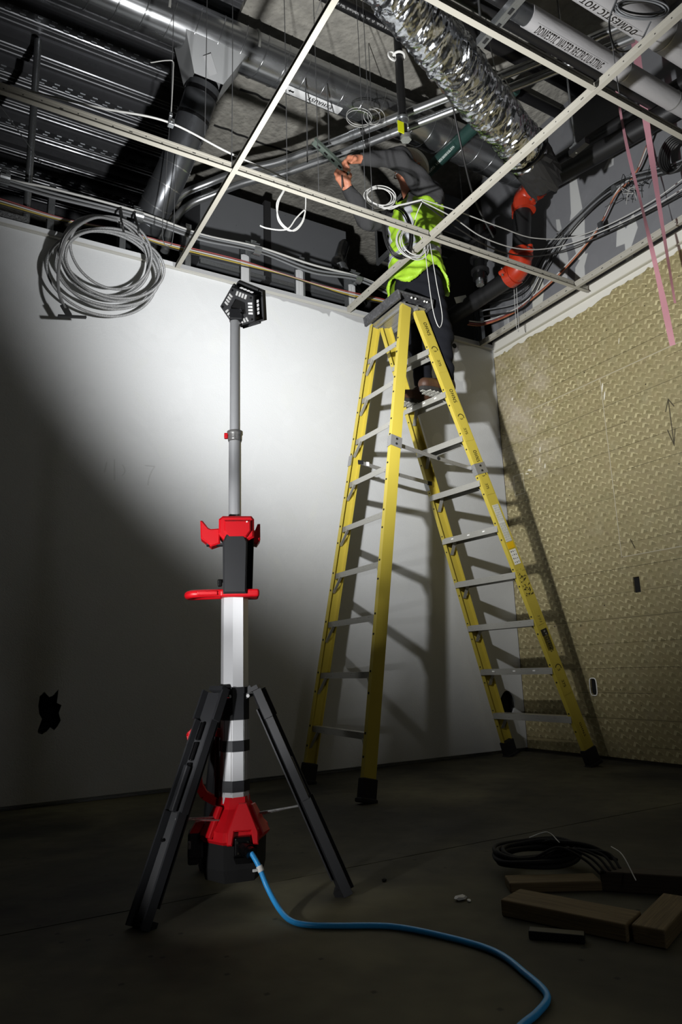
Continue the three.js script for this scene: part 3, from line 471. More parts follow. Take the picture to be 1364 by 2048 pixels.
// ================================================================ the electrician on the ladder
const sdCone = (p, a, b, ra, rb) => { const bx_ = b.x - a.x, by = b.y - a.y, bz = b.z - a.z, px = p.x - a.x, py = p.y - a.y, pz = p.z - a.z; const t = Math.max(0, Math.min(1, (px * bx_ + py * by + pz * bz) / (bx_ * bx_ + by * by + bz * bz || 1e-9))); return Math.hypot(px - bx_ * t, py - by * t, pz - bz * t) - (ra + (rb - ra) * t); };
const smin = (a, b, k) => { const h = Math.max(k - Math.abs(a - b), 0) / k; return Math.min(a, b) - h * h * k * 0.25; };
const chain = (bones, k) => (p) => { let d = 1e9; for (const [a, b, ra, rb] of bones) d = smin(d, sdCone(p, a, b, ra, rb), k); return d; };
const ell = (c, rx, ry, rz) => (p) => { const x = (p.x - c.x) / rx, y = (p.y - c.y) / ry, z = (p.z - c.z) / rz, l = Math.hypot(x, y, z); return (l - 1) * Math.min(rx, ry, rz); };
const mcMat = std({ color: 0xffffff });
function sdfGeo(fn, lo, hi, cell) {
  const ext = Math.max(hi.x - lo.x, hi.y - lo.y, hi.z - lo.z), n = Math.min(150, Math.ceil(ext / cell) + 6), half = n / 2, mc = new MarchingCubes(n, mcMat, false, false, 160000);
  const ctr = lo.clone().add(hi).multiplyScalar(0.5), sc = (ext / 2) * n / (n - 6), p = V(0, 0, 0);
  for (let k = 0; k < n; k++) for (let j = 0; j < n; j++) for (let i = 0; i < n; i++) { p.set(ctr.x + sc * (i - half) / half, ctr.y + sc * (j - half) / half, ctr.z + sc * (k - half) / half); mc.field[k * n * n + j * n + i] = (p.x < lo.x - 0.02 || p.x > hi.x + 0.02 || p.y < lo.y - 0.02 || p.y > hi.y + 0.02 || p.z < lo.z - 0.02 || p.z > hi.z + 0.02) ? -1 : -fn(p); }
  mc.isolation = 0; mc.update();
  const g0 = new THREE.BufferGeometry(); g0.setAttribute('position', new THREE.BufferAttribute(mc.positionArray.slice(0, mc.count * 3), 3));
  g0.scale(sc, sc, sc).translate(ctr.x, ctr.y, ctr.z);
  const g = mergeVertices(g0, 1e-5); g.computeVertexNormals(); g.setAttribute('uv', new THREE.BufferAttribute(new Float32Array(g.attributes.position.count * 2), 2));
  const uv = g.attributes.uv, q = g.attributes.position; for (let i = 0; i < q.count; i++) uv.setXY(i, q.getX(i) + q.getZ(i), q.getY(i));
  return g;
}
const bbox = (pts, r) => { const b = new THREE.Box3().setFromPoints(pts).expandByScalar(r); return [b.min, b.max]; };
{
  const man = thing('person', 'person in a dark grey top, lime vest and black jeans working from the ladder', 'person');
  const J = { pel: V(-1.06, 3.1, 0.45), waist: V(-1.07, 3.28, 0.45), chest: V(-1.05, 3.56, 0.455), neck: V(-1.08, 3.78, 0.46), head: V(-1.1, 3.965, 0.465),
    ls: V(-1.02, 3.7, 0.62), le: V(-1.3, 3.865, 0.645), lw: V(-1.555, 3.815, 0.575), rs: V(-1.06, 3.68, 0.28), re: V(-1.37, 3.58, 0.34), rw: V(-1.575, 3.7, 0.425),
    lh: V(-1.05, 3.08, 0.54), lk: V(-0.975, 2.72, 0.545), la: V(-0.955, 2.39, 0.54), rh: V(-1.06, 3.08, 0.36), rk: V(-1.0, 2.72, 0.35), ra: V(-0.975, 2.39, 0.34) };
  // hands
  const handBones = (w, f, n, s, thumbSide, curl) => {
    f = f.clone().normalize(); n = n.clone().addScaledVector(f, -n.dot(f)).normalize(); const ac = f.clone().cross(n).multiplyScalar(thumbSide), B = [];
    const at = (a, b, c) => w.clone().addScaledVector(f, a).addScaledVector(ac, b).addScaledVector(n, c);
    [[0.027, 0.9], [0.009, 1.0], [-0.009, 0.94], [-0.026, 0.78]].forEach(([o, len], i) => {
      const k = at(0.088 - Math.abs(o - 0.009) * 0.25, o * 1.05, 0); B.push([at(0.0, o * 0.7, 0), k, 0.017, 0.0125]);
      let p = k, ang = 0; [0.043, 0.028, 0.022].forEach((L, j) => { ang += curl[j] * (1 - i * 0.04); const q = p.clone().addScaledVector(f, Math.cos(ang) * L * len * s).addScaledVector(n, Math.sin(ang) * L * len * s); B.push([p, q, 0.0105 - j * 0.001, 0.0095 - j * 0.001]); p = q; });
    });
    const t0 = at(0.025, 0.022, 0.004), t1 = at(0.052, 0.048, 0.022), t2 = at(0.078, 0.046, 0.044); B.push([t0, t1, 0.016, 0.0125], [t1, t2, 0.0115, 0.009]);
    return B;
  };
  const LH = handBones(J.lw, V(-0.9, -0.15, -0.35), V(-0.1, -1, -0.2), 1, 1, [0.7, 1.0, 0.6]), RH = handBones(J.rw, V(-0.75, 0.5, 0.35), V(0.35, 0.75, -0.3), 1, -1, [0.7, 1.0, 0.6]);
  const handGeo = (B, a, b) => sdfGeo(chain([...B, [a, b, 0.028, 0.024]], 0.012), ...bbox(B.flatMap((q) => [q[0], q[1]]).concat([b, a.clone().lerp(b, 0.75)]), 0.022), 0.0036);
  // head with a face: looking up and to the left
  const fwd = V(-0.8, 0.55, 0.12).normalize(), lat = V(0, 1, 0).cross(fwd).normalize().negate(), up = fwd.clone().cross(lat).negate(); if (up.y < 0) up.negate();
  const hp = (f, u, l) => J.head.clone().addScaledVector(fwd, f).addScaledVector(up, u).addScaledVector(lat, l);
  const headFn = (p) => {
    const q = p.clone().sub(J.head), x = q.dot(fwd), y = q.dot(up), z = q.dot(lat);
    let d = (Math.hypot(x / 0.098, (y - 0.025) / 0.1, z / 0.078) - 1) * 0.078;
    d = smin(d, sdCone(p, hp(0.045, -0.03, 0), hp(0.062, -0.085, 0), 0.058, 0.036), 0.03);                       // jaw and chin
    d = smin(d, sdCone(p, hp(0.09, 0.02, 0), hp(0.112, -0.022, 0), 0.009, 0.014), 0.012);                         // nose
    d = smin(d, sdCone(p, hp(0.088, 0.028, -0.035), hp(0.088, 0.028, 0.035), 0.014, 0.014), 0.02);               // brow
    for (const s of [-1, 1]) { d = Math.max(d, -(sdCone(p, hp(0.1, 0.008, s * 0.031), hp(0.101, 0.008, s * 0.033), 0.014, 0.014))); d = smin(d, sdCone(p, hp(0.083, 0.008, s * 0.03), hp(0.084, 0.008, s * 0.031), 0.0125, 0.0125), 0.004); d = smin(d, sdCone(p, hp(-0.005, 0.025, s * 0.08), hp(-0.008, -0.02, s * 0.077), 0.016, 0.011), 0.008); }
    d = smin(d, sdCone(p, hp(0.091, -0.047, -0.02), hp(0.091, -0.047, 0.02), 0.009, 0.009), 0.008); d = Math.max(d, -sdCone(p, hp(0.106, -0.0475, -0.022), hp(0.106, -0.0475, 0.022), 0.003, 0.003));   // lips and mouth line
    return smin(d, sdCone(p, J.neck.clone().add(V(0.02, -0.05, 0)), hp(-0.015, -0.05, 0), 0.062, 0.056), 0.03);
  };
  const torso = [[J.pel, J.waist, 0.145, 0.135], [J.waist, J.chest, 0.135, 0.155], [J.chest, J.neck, 0.14, 0.06], [V(-1.04, 3.66, 0.35), V(-1.03, 3.66, 0.56), 0.09, 0.09]];
  const arms = [[J.ls, J.le, 0.058, 0.046], [J.le, J.lw, 0.045, 0.027], [J.rs, J.re, 0.058, 0.046], [J.re, J.rw, 0.045, 0.027]];
  const legs = [[J.lh, J.lk, 0.08, 0.058], [J.lk, J.la, 0.056, 0.042], [J.rh, J.rk, 0.08, 0.058], [J.rk, J.ra, 0.056, 0.042]];
  const skin = std({ roughness: 0.55, color: 0xb9785c, bumpMap: nFine, bumpScale: 0.0006 });
  const slim = [...torso.map(([a, b, r, s]) => [a, b, r * 0.82, s * 0.82]), ...arms.map(([a, b, r, s]) => [a, b, r * 0.86, s * 0.9]), ...legs.map(([a, b, r, s]) => [a, b, r * 0.85, s * 0.85])];
  const body = sdfGeo(chain(slim, 0.05), V(-1.66, 2.33, 0.15), V(-0.8, 3.96, 0.8), 0.014);
  part('body', [body, sdfGeo(headFn, ...bbox([hp(0.13, 0.13, 0), hp(-0.11, -0.13, 0), J.neck.clone().add(V(0.02, -0.09, 0)), hp(0, 0, 0.09), hp(0, 0, -0.09)], 0.02), 0.0055), handGeo(LH, J.le, J.lw), handGeo(RH, J.re, J.rw)], skin, man);
  for (const s of [-1, 1]) { const e = part('eye', new THREE.SphereGeometry(0.0118, 14, 10).translate(...hp(0.0865, 0.008, s * 0.0305).toArray()), M.label, man); part('iris', new THREE.SphereGeometry(0.0055, 10, 8).translate(...hp(0.0945, 0.0085, s * 0.0305).toArray()), M.blackGloss, e); }
  part('hair', sdfGeo((p) => Math.max(headFn(p) - 0.006, -(p.clone().sub(hp(-0.03, -0.02, 0)).dot(fwd.clone().multiplyScalar(-1).addScaledVector(up, 0.25).normalize()))), ...bbox([hp(0.05, 0.12, 0), hp(-0.12, -0.07, 0), hp(0, 0, 0.09), hp(0, 0, -0.09)], 0.02), 0.007), std({ color: 0x2a1d14, roughness: 0.8 }), man);
  // clothes
  const clothBump = field(256, (u, v) => fbm(u * 10, v * 14, 10, 4, 91), false, [3, 3]);
  const jacketFn0 = chain([...torso.map(([a, b, r, s]) => [a, b, r * 0.93, s * 0.95]), ...arms.map(([a, b, r, s], i) => [a, b, r + (i % 2 ? 0.014 : 0.018), s + 0.013])], 0.06);
  const fold = (p) => 0.006 * Math.sin(p.x * 46 + p.y * 30) * Math.sin(p.y * 24 - p.z * 40 + 1) + 0.004 * Math.sin(p.y * 90 + p.x * 20);
  part('jacket', sdfGeo((p) => { let d = jacketFn0(p) + fold(p); const dl = p.clone().sub(J.lw).dot(J.lw.clone().sub(J.le).normalize()), dr = p.clone().sub(J.rw).dot(J.rw.clone().sub(J.re).normalize()); if (p.z > 0.48 && p.x < -1.4) d = Math.max(d, dl - 0.002); if (p.z < 0.5 && p.x < -1.42 && p.y < 3.8) d = Math.max(d, dr - 0.002); d = Math.max(d, 3.0 - p.y); return Math.max(d, (p.y - 0.35 * (p.x + 1.08)) - 3.8 - (p.x < -1.2 || p.z > 0.57 ? 1 : 0)); }, V(-1.64, 3.0, 0.15), V(-0.8, 4.0, 0.78), 0.0095), phy({ color: 0x3d3d3e, roughness: 0.9, specularIntensity: 0.2, bumpMap: clothBump, bumpScale: 0.003 }), man, 'dark grey long-sleeved top');
  const vestFn0 = chain(torso.map(([a, b, r, s], i) => [a, b, r + (i === 0 ? 0.04 : 0.022), s + 0.02]), 0.06);
  const holeL = (p) => sdCone(p, J.ls.clone().add(V(0.02, -0.02, -0.015)), J.le, 0.082, 0.09), holeR = (p) => sdCone(p, J.rs.clone().add(V(0.02, -0.02, 0.015)), J.re, 0.08, 0.09);
  const vestFn = (p) => { let d = vestFn0(p) - Math.max(0, 3.3 - p.y) * 0.14 + fold(p) * 1.3; d = Math.max(d, -(vestFn0(p) + 0.022 - Math.max(0, 3.3 - p.y) * 0.14)); d = Math.max(d, -holeL(p), -holeR(p)); d = Math.max(d, 3.13 + 0.06 * Math.sin(p.x * 17) + 0.04 * Math.sin(p.z * 20) - p.y, p.y - 3.765); return p.y > 3.66 ? Math.max(d, 0.085 - Math.hypot(p.x + 1.1, p.z - 0.46)) : d; };
  const vl = V(-1.42, 3.0, 0.12), vh = V(-0.74, 3.79, 0.8);
  const vest = part('hi_vis_vest', sdfGeo(vestFn, vl, vh, 0.0085), std({ color: 0x93bb2c, roughness: 0.55, bumpMap: clothBump, bumpScale: 0.002 }), man, 'lime green high-visibility vest');
  const tapeMat = std({ color: 0xb9bcc0, roughness: 0.35, metalness: 0.3 });
  part('reflective_tape', sdfGeo((p) => Math.max(vestFn(p) - 0.0035, Math.abs(p.y - 3.3 - 0.1 * (p.x + 1.07)) - 0.026), vl, vh, 0.0085), tapeMat, vest, 'silver tape');
  for (const z of [0.36, 0.56]) part('reflective_tape', sdfGeo((p) => Math.max(vestFn(p) - 0.0036, Math.abs(p.z - z) - 0.026, 3.32 - p.y), vl, vh, 0.0085), tapeMat, vest, 'silver tape');
  const trFn = chain([[J.pel, J.pel.clone().add(V(0, 0.1, 0)), 0.15, 0.145], ...legs.map(([a, b, r, s], i) => [a, b, r + 0.014, s + 0.018 - (i % 2) * 0.002])], 0.05);
  part('trousers', sdfGeo((p) => Math.max(trFn(p) + 0.004 * Math.sin(p.y * 60 + p.x * 30) * Math.sin(p.z * 50) + fold(p) * 0.5, 2.395 - p.y, p.y - 3.24), V(-1.28, 2.37, 0.2), V(-0.8, 3.26, 0.7), 0.0095), phy({ color: 0x191a1e, roughness: 0.9, specularIntensity: 0.15, bumpMap: clothBump, bumpScale: 0.002 }), man, 'black jeans');
  // boots
  const leather = std({ color: 0x3e2618, roughness: 0.6, bumpMap: nFine, bumpScale: 0.0008 }), soleMat = std({ color: 0x1c1a18, roughness: 0.8 }), lugMat = std({ color: 0xa7a69e, roughness: 0.8 });
  for (const [ax_, az, turn] of [[J.la.x, 0.535, 0.12], [J.ra.x - 0.01, 0.335, -0.05]]) {
    const b = new THREE.Group(); b.name = 'boot'; b.position.set(ax_, 2.289, az); b.rotation.y = turn; man.add(b);              // toe towards -x
    const up_ = sdfGeo((p) => { let d = chain([[V(0.02, 0.075, 0), V(-0.03, 0.075, 0), 0.05, 0.05], [V(-0.03, 0.07, 0), V(-0.185, 0.052, 0), 0.05, 0.042], [V(0.0, 0.08, 0), V(0.004, 0.17, 0), 0.052, 0.058]], 0.03)(p); return Math.max(d, 0.026 - p.y, p.y - 0.165); }, V(-0.24, 0.02, -0.08), V(0.09, 0.19, 0.08), 0.006);
    part('upper', up_, leather, b);
    const o = []; for (let i = 0; i < 28; i++) { const a = i * 2 * Math.PI / 28, c = Math.cos(a), s = Math.sin(a); o.push([-0.078 + c * 0.15, s * (0.047 + 0.006 * -c - 0.01 * Math.exp(-(((c * 0.15 - 0.02) / 0.03) ** 2)))]); }
    const sole = part('sole', prism(o, 0.026, 0.003).rotateX(-Math.PI / 2).translate(0, 0.017, 0), soleMat, b);
    const lug = []; for (let i = 0; i < 9; i++) for (let j = -1; j <= 1; j++) { const x = -0.205 + i * 0.0315, w = 0.03 - Math.abs(x + 0.08) * 0.05; if (Math.abs(j) && (i === 0 || i === 8)) continue; lug.push(bx(0.024, 0.005, 0.024).rotateY(j * 0.35).translate(x + Math.abs(j) * 0.006, 0.0025, j * w)); }
    part('tread', lug, lugMat, sole, 'pale tread blocks').userData.kind = 'stuff';
    part('laces', [...Array(5)].map((_, i) => rod(V(-0.075 + i * 0.012, 0.118 + i * 0.01, -0.028), V(-0.07 + i * 0.012, 0.12 + i * 0.01, 0.028), 0.003, 6)), M.rubber, b);
  }
  // hard hat
  const hat = new THREE.Group(); hat.name = 'hard_hat'; hat.userData.label = 'cream hard hat with a red sticker'; man.add(hat);
  hat.matrixAutoUpdate = true; hat.position.copy(hp(-0.004, 0.052, 0)); hat.quaternion.setFromRotationMatrix(new THREE.Matrix4().makeBasis(fwd, up, fwd.clone().cross(up)));
  const cream = phy({ color: 0xd9d5c4, roughness: 0.35, clearcoat: 0.3 });
  part('shell', lathe([[0.128, -0.004], [0.132, 0.0], [0.122, 0.006], [0.121, 0.03], [0.112, 0.07], [0.085, 0.105], [0.045, 0.124], [0.0, 0.129]], 36).scale(1.08, 1, 0.92), cream, hat);
  part('brim', [prism(ngon(24, 0.138), 0.006).rotateX(Math.PI / 2).scale(1.1, 1, 0.92).translate(0.008, 0.0, 0)], cream, hat);
  part('ridge', [-0.026, 0, 0.026].map((z) => tube([V(0.12, 0.03, z), V(0.095, 0.085, z), V(0.0, 0.127, z * 0.9), V(-0.095, 0.085, z), V(-0.125, 0.03, z)], 0.006, 6, 6)), cream, hat);
  part('sticker', rbx(0.05, 0.024, 0.004, 0.001).rotateX(-0.25).translate(0.01, 0.055, 0.107), std({ color: 0xb02018, roughness: 0.5 }), hat, 'red sticker');
  part('chin_strap', tube([V(0.0, -0.005, 0.105), V(0.03, -0.09, 0.085), V(0.055, -0.145, 0.03), V(0.055, -0.145, -0.03), V(0.03, -0.09, -0.085), V(0.0, -0.005, -0.105)], 0.004, 6, 6), M.whiteWire, hat);
  // the slotted strut in the hands
  const st = thing('strut_channel', 'slotted galvanised strut held up in both hands', 'strut');
  const a = V(-1.86, 3.88, 0.5), b = V(-1.6, 3.742, 0.49);
  part('channel', [bar(a, b, 0.003, 0.042, V(0, 1, 0)), bar(a.clone().add(V(0, 0.012, 0.021)), b.clone().add(V(0, 0.012, 0.021)), 0.024, 0.003, V(0, 1, 0)), bar(a.clone().add(V(0, 0.012, -0.021)), b.clone().add(V(0, 0.012, -0.021)), 0.024, 0.003, V(0, 1, 0))], std({ color: 0x86948a, metalness: 0.7, roughness: 0.4 }), st);
  for (let i = 0; i < 5; i++) { const p = a.clone().lerp(b, 0.1 + i * 0.2), q = a.clone().lerp(b, 0.19 + i * 0.2); part('slot', bar(p.add(V(0, -0.0018, 0)), q.add(V(0, -0.0018, 0)), 0.001, 0.014, V(0, 1, 0)), M.cavity, st); }
  part('threaded_rod', rod(V(-1.64, 3.64, 0.47), V(-1.64, 3.84, 0.475), 0.005, 8), M.galv, st);
}

// ================================================================ above the ceiling line
const pipeX = (x0, x1, y, z, r, n = 32) => rod(V(x0, y, z), V(x1, y, z), r, n);
function patch(x0, x1, y, z, r, p0, p1, flip) {                                  // curved label on a pipe along x; angle 0 is underneath, positive towards the room
  const g = new THREE.PlaneGeometry(1, 1, 6, 14), p = g.attributes.position;
  for (let i = 0; i < p.count; i++) { let u = p.getX(i) + 0.5, v = p.getY(i) + 0.5; const a = p0 + (p1 - p0) * v; p.setXYZ(i, x0 + (x1 - x0) * u, y - r * Math.cos(a), z + r * Math.sin(a)); if (flip) g.attributes.uv.setXY(i, 1 - u, 1 - v); }
  g.computeVertexNormals(); return g;
}
const printMat = (w, h, px, bg, ink, draw) => std({ map: canvasTex(px, Math.round(px * h / w), (x, W, Hh) => { x.fillStyle = bg; x.fillRect(0, 0, W, Hh); x.fillStyle = x.strokeStyle = ink; draw(x, W, Hh); }), roughness: 0.5, side: THREE.DoubleSide });
const fit = (x, t, W, Hh, k = 0.62, f = 'sans-serif') => { x.font = `bold ${Hh * k}px ${f}`; x.textBaseline = 'middle'; const m = x.measureText(t).width; x.save(); x.translate(W * 0.03, Hh * 0.52); x.scale(W * 0.94 / m, 1); x.fillText(t, 0, 0); x.restore(); };
// --- main exhaust duct with its branch
{
  const D = thing('exhaust_duct', 'large shiny spiral exhaust duct running along the back of the ceiling space', 'duct'), y = 4.35, z = 0.5, r = 0.13;
  part('pipe', pipeX(-5.2, -0.02, y, z, r, 56), M.duct, D);
  const pts = []; for (let i = 0; i <= 36 * 24; i++) { const t = i / 24, a = t * 2 * Math.PI; pts.push(V(-5.2 + t * 0.142, y + r * Math.sin(a), z + r * Math.cos(a))); }
  part('spiral_seam', tube(pts, 0.0045, 5, 1), M.duct, D);
  for (const x of [-2.83, -2.28]) part('sealant_band', new THREE.TorusGeometry(r + 0.001, 0.008, 6, 40, 3.6).rotateY(Math.PI / 2).translate(x, y, z), std({ color: 0x9b9b96, roughness: 0.8, bumpMap: nFine, bumpScale: 0.004 }), D, 'grey smear of sealant');
  const lab = printMat(0.38, 0.06, 768, '#d9dada', '#111', (x, W, Hh) => { x.font = `bold ${Hh * 0.62}px sans-serif`; x.textBaseline = 'middle'; x.textAlign = 'center'; x.fillText('EXHAUST', W * 0.36, Hh * 0.54); x.save(); x.translate(W * 0.86, Hh * 0.52); x.beginPath(); x.moveTo(40, 0); x.lineTo(10, -22); x.lineTo(10, -9); x.lineTo(-34, -14); x.lineTo(-34, 14); x.lineTo(10, 9); x.lineTo(10, 22); x.closePath(); x.fill(); x.restore(); });
  part('exhaust_label', patch(-2.06, -1.64, y, z, r + 0.006, -0.42, 0.12, true), lab, D, 'white label reading EXHAUST with an arrow');
  // saddle and tapered boot down to the branch
  const boot2 = (() => { const g = new THREE.BufferGeometry(), T = [[-2.74, 4.28, 0.6], [-2.32, 4.28, 0.6], [-2.32, 4.28, 0.4], [-2.74, 4.28, 0.4]], B = [[-2.63, 4.08, 0.46], [-2.45, 4.08, 0.46], [-2.45, 4.06, 0.3], [-2.63, 4.06, 0.3]], q = []; for (let i = 0; i < 4; i++) { const j = (i + 1) % 4; q.push(...T[i], ...B[i], ...B[j], ...T[i], ...B[j], ...T[j]); } g.setAttribute('position', new THREE.Float32BufferAttribute(q, 3)); g.computeVertexNormals(); return g; })();
  part('branch_boot', boot2, std({ color: 0xb3b5b6, metalness: 0.75, roughness: 0.45, side: THREE.DoubleSide }), D, 'tapered sheet metal take-off');
  part('boot_tag', bar(V(-2.58, 4.165, 0.538), V(-2.52, 4.1, 0.482), 0.05, 0.002, V(1, 0.2, 0.3)), std({ color: 0x8f9091, roughness: 0.6 }), D);
  const pa = [V(-2.545, 4.09, 0.385), V(-2.56, 4.02, 0.35), V(-2.59, 3.88, 0.28), V(-2.64, 3.68, 0.15), V(-2.7, 3.5, 0.0), V(-2.73, 3.42, -0.14), V(-2.74, 3.4, -0.5)];
  part('branch', tube(pa, 0.098, 28, 8), M.darkDuct, D, 'dark round branch dropping towards the left wall');
  const c = new THREE.CatmullRomCurve3(pa); for (const [t, w] of [[0.04, 0.012], [0.16, 0.01], [0.24, 0.008], [0.4, 0.004], [0.5, 0.004], [0.6, 0.004], [0.68, 0.004]]) { const p = c.getPointAt(t), d = c.getTangentAt(t); part('band', rod(p.clone().addScaledVector(d, -w), p.clone().addScaledVector(d, w), 0.1015, 28), t < 0.3 ? M.blackGloss : M.duct, D); }
}
// --- foil flexible duct
{
  const F = thing('flexible_duct', 'crinkled silver foil flexible duct hanging across the ceiling space', 'duct');
  const path = new THREE.CatmullRomCurve3([[-2.9, 3.6, 2.15], [-2.45, 3.55, 1.97], [-2.14, 3.5, 1.84], [-1.94, 3.5, 1.77], [-1.73, 3.5, 1.69], [-1.48, 3.5, 1.585], [-1.19, 3.49, 1.49], [-0.94, 3.47, 1.4]].map((p) => V(...p)));
  const n = 520, m = 120, g = new THREE.TubeGeometry(path, n, 1, m), p = g.attributes.position;
  for (let i = 0; i <= n; i++) { const c = path.getPointAt(i / n); for (let j = 0; j <= m; j++) { const k = i * (m + 1) + j, jj = j % m, q = V(p.getX(k), p.getY(k), p.getZ(k)).sub(c); const ang = jj / m, w = 0.122 + 0.014 * fbm(ang * 5, i / 50, 200, 2, 131) - 0.009 * (1 - Math.abs(fbm(ang * 6, i / 6 + 5 * fbm(ang * 5, i / 30, 100, 2, 155), 400, 2, 137) - 0.5) * 4) - 0.008 * Math.abs(fbm(ang * 15, i / 10 + ang * 8, 800, 2, 141) - 0.5) * 2 - 0.0035 * fbm(ang * 40, i / 3, 900, 1, 161); q.multiplyScalar(w).add(c); p.setXYZ(k, q.x, q.y, q.z); } }
  const flat = toCreasedNormals(g.toNonIndexed(), 0.5);
  part('foil_sleeve', flat, std({ color: 0xc9ccd0, metalness: 1, roughness: 0.2, side: THREE.DoubleSide }), F);
  const e0 = V(-0.97, 3.475, 1.415), e1 = V(-0.72, 3.44, 1.315), dd = e1.clone().sub(e0).normalize(), s1 = dd.clone().cross(V(0, 1, 0)).normalize(), s2 = s1.clone().cross(dd), q = [], R = 34;
  const ringPt = (j, t) => { const a = j / R * 2 * Math.PI, jag = t > 0.5 ? (hash(j % R, 7, 3) - 0.5) * 0.09 : 0, rad = 0.118 + 0.012 * hash(j % R, Math.round(t * 9), 5) - 0.012 * t; return e0.clone().lerp(e1, t).addScaledVector(dd, jag).addScaledVector(s1, rad * Math.cos(a)).addScaledVector(s2, rad * Math.sin(a)); };
  for (let i = 0; i < 5; i++) for (let j = 0; j < R; j++) { const A = ringPt(j, i / 5), B = ringPt(j + 1, i / 5), C = ringPt(j + 1, (i + 1) / 5), E = ringPt(j, (i + 1) / 5); for (const v of [A, B, C, A, C, E]) q.push(v.x, v.y, v.z); }
  const tg = new THREE.BufferGeometry(); tg.setAttribute('position', new THREE.Float32BufferAttribute(q, 3)); tg.computeVertexNormals();
  part('torn_end', tg, std({ color: 0x232324, roughness: 0.6, metalness: 0.2, side: THREE.DoubleSide }), F, 'torn dark open end');
  part('inner_liner', rod(V(-1.6, 3.495, 1.63), V(-0.86, 3.46, 1.37), 0.094, 20), M.cavity, F);
  part('tie_strap', [rod(V(-0.985, 3.477, 1.42), V(-0.975, 3.476, 1.416), 0.138, 30)], M.darkWire, F);
  tagWire('hanging_wire', 'thin wire loop hanging round the foil duct', 'wire', [[-1.42, 4.3, 1.62], [-1.4, 3.75, 1.64], [-1.36, 3.66, 1.62], [-1.37, 3.52, 1.66], [-1.3, 3.68, 1.6], [-1.12, 3.66, 1.52], [-1.0, 3.52, 1.45], [-0.98, 3.4, 1.44]], 0.0028, M.whiteWire);
}
function tagWire(name, label, cat, pts, r, mat, group) { return solo(name, tube(pts, r, 7, 10), mat, label, cat, group); }
// --- conduits
{
  const A = [[-0.62, 4.0, 1.95], [-0.9, 4.0, 1.5], [-1.17, 4.0, 1.1], [-1.38, 4.0, 0.79], [-1.58, 4.0, 0.49], [-1.75, 4.0, 0.255], [-1.9, 3.985, 0.08], [-2.1, 3.97, -0.1], [-2.27, 3.93, -0.27], [-2.42, 3.85, -0.36], [-2.53, 3.68, -0.38], [-2.58, 3.45, -0.38]];
  for (const [k, lab] of [[0, 'upper of two shiny steel conduits rising over the raised hand'], [1, 'lower of two shiny steel conduits rising over the raised hand']]) {
    const c = thing('conduit', lab, 'conduit', [0, 0, 0], 0, 'steel conduits above the ladder');
    const P = A.map(([x, y, z]) => V(x + (k ? 0.028 : -0.028), y - (k ? 0.03 : -0.012), z - (k ? 0.02 : -0.02)));
    part('pipe', tube(P, 0.026, 20, 10), M.conduit, c);
    const p = P[4], d = P[3].clone().sub(P[4]).normalize(); part('coupling', rod(p.clone().addScaledVector(d, 0.02), p.clone().addScaledVector(d, 0.09), 0.0285, 20), M.galv, c);
    part('marking', rod(p.clone().addScaledVector(d, 0.1), p.clone().addScaledVector(d, 0.13), 0.0264, 20), M.darkWire, c);
  }
}
// --- sprinkler drop
{
  const S = thing('sprinkler_drop', 'black vertical pipe with a yellow tag hanging in front of the exhaust duct', 'pipe', [-1.47, -0.09, 0.93]);
  part('pipe', cyl(0.026, 0.026, 0.72, 20, 0, 4.22, 0), M.iron, S);
  part('ring_clamp', [new THREE.TorusGeometry(0.036, 0.008, 8, 24).rotateX(Math.PI / 2).translate(0, 4.42, 0), new THREE.TorusGeometry(0.03, 0.006, 8, 20).translate(-0.05, 4.4, 0.0)], M.label, S, 'white ring clamp');
  part('reducer', [cyl(0.034, 0.034, 0.04, 20, 0, 3.93, 0), cyl(0.04, 0.04, 0.014, 20, 0, 3.955, 0)], M.galv, S);
  part('stub', cyl(0.022, 0.022, 0.09, 16, 0.004, 3.88, 0), M.blackGloss, S);
  part('hex_plug', cyl(0.034, 0.034, 0.03, 6, 0.012, 3.825, 0.006), M.plate, S);
  part('yellow_tag', [bx(0.045, 0.08, 0.003, -0.034, 3.87, 0.024)], std({ color: 0xd8e010, roughness: 0.5 }), S, 'yellow tag');
}
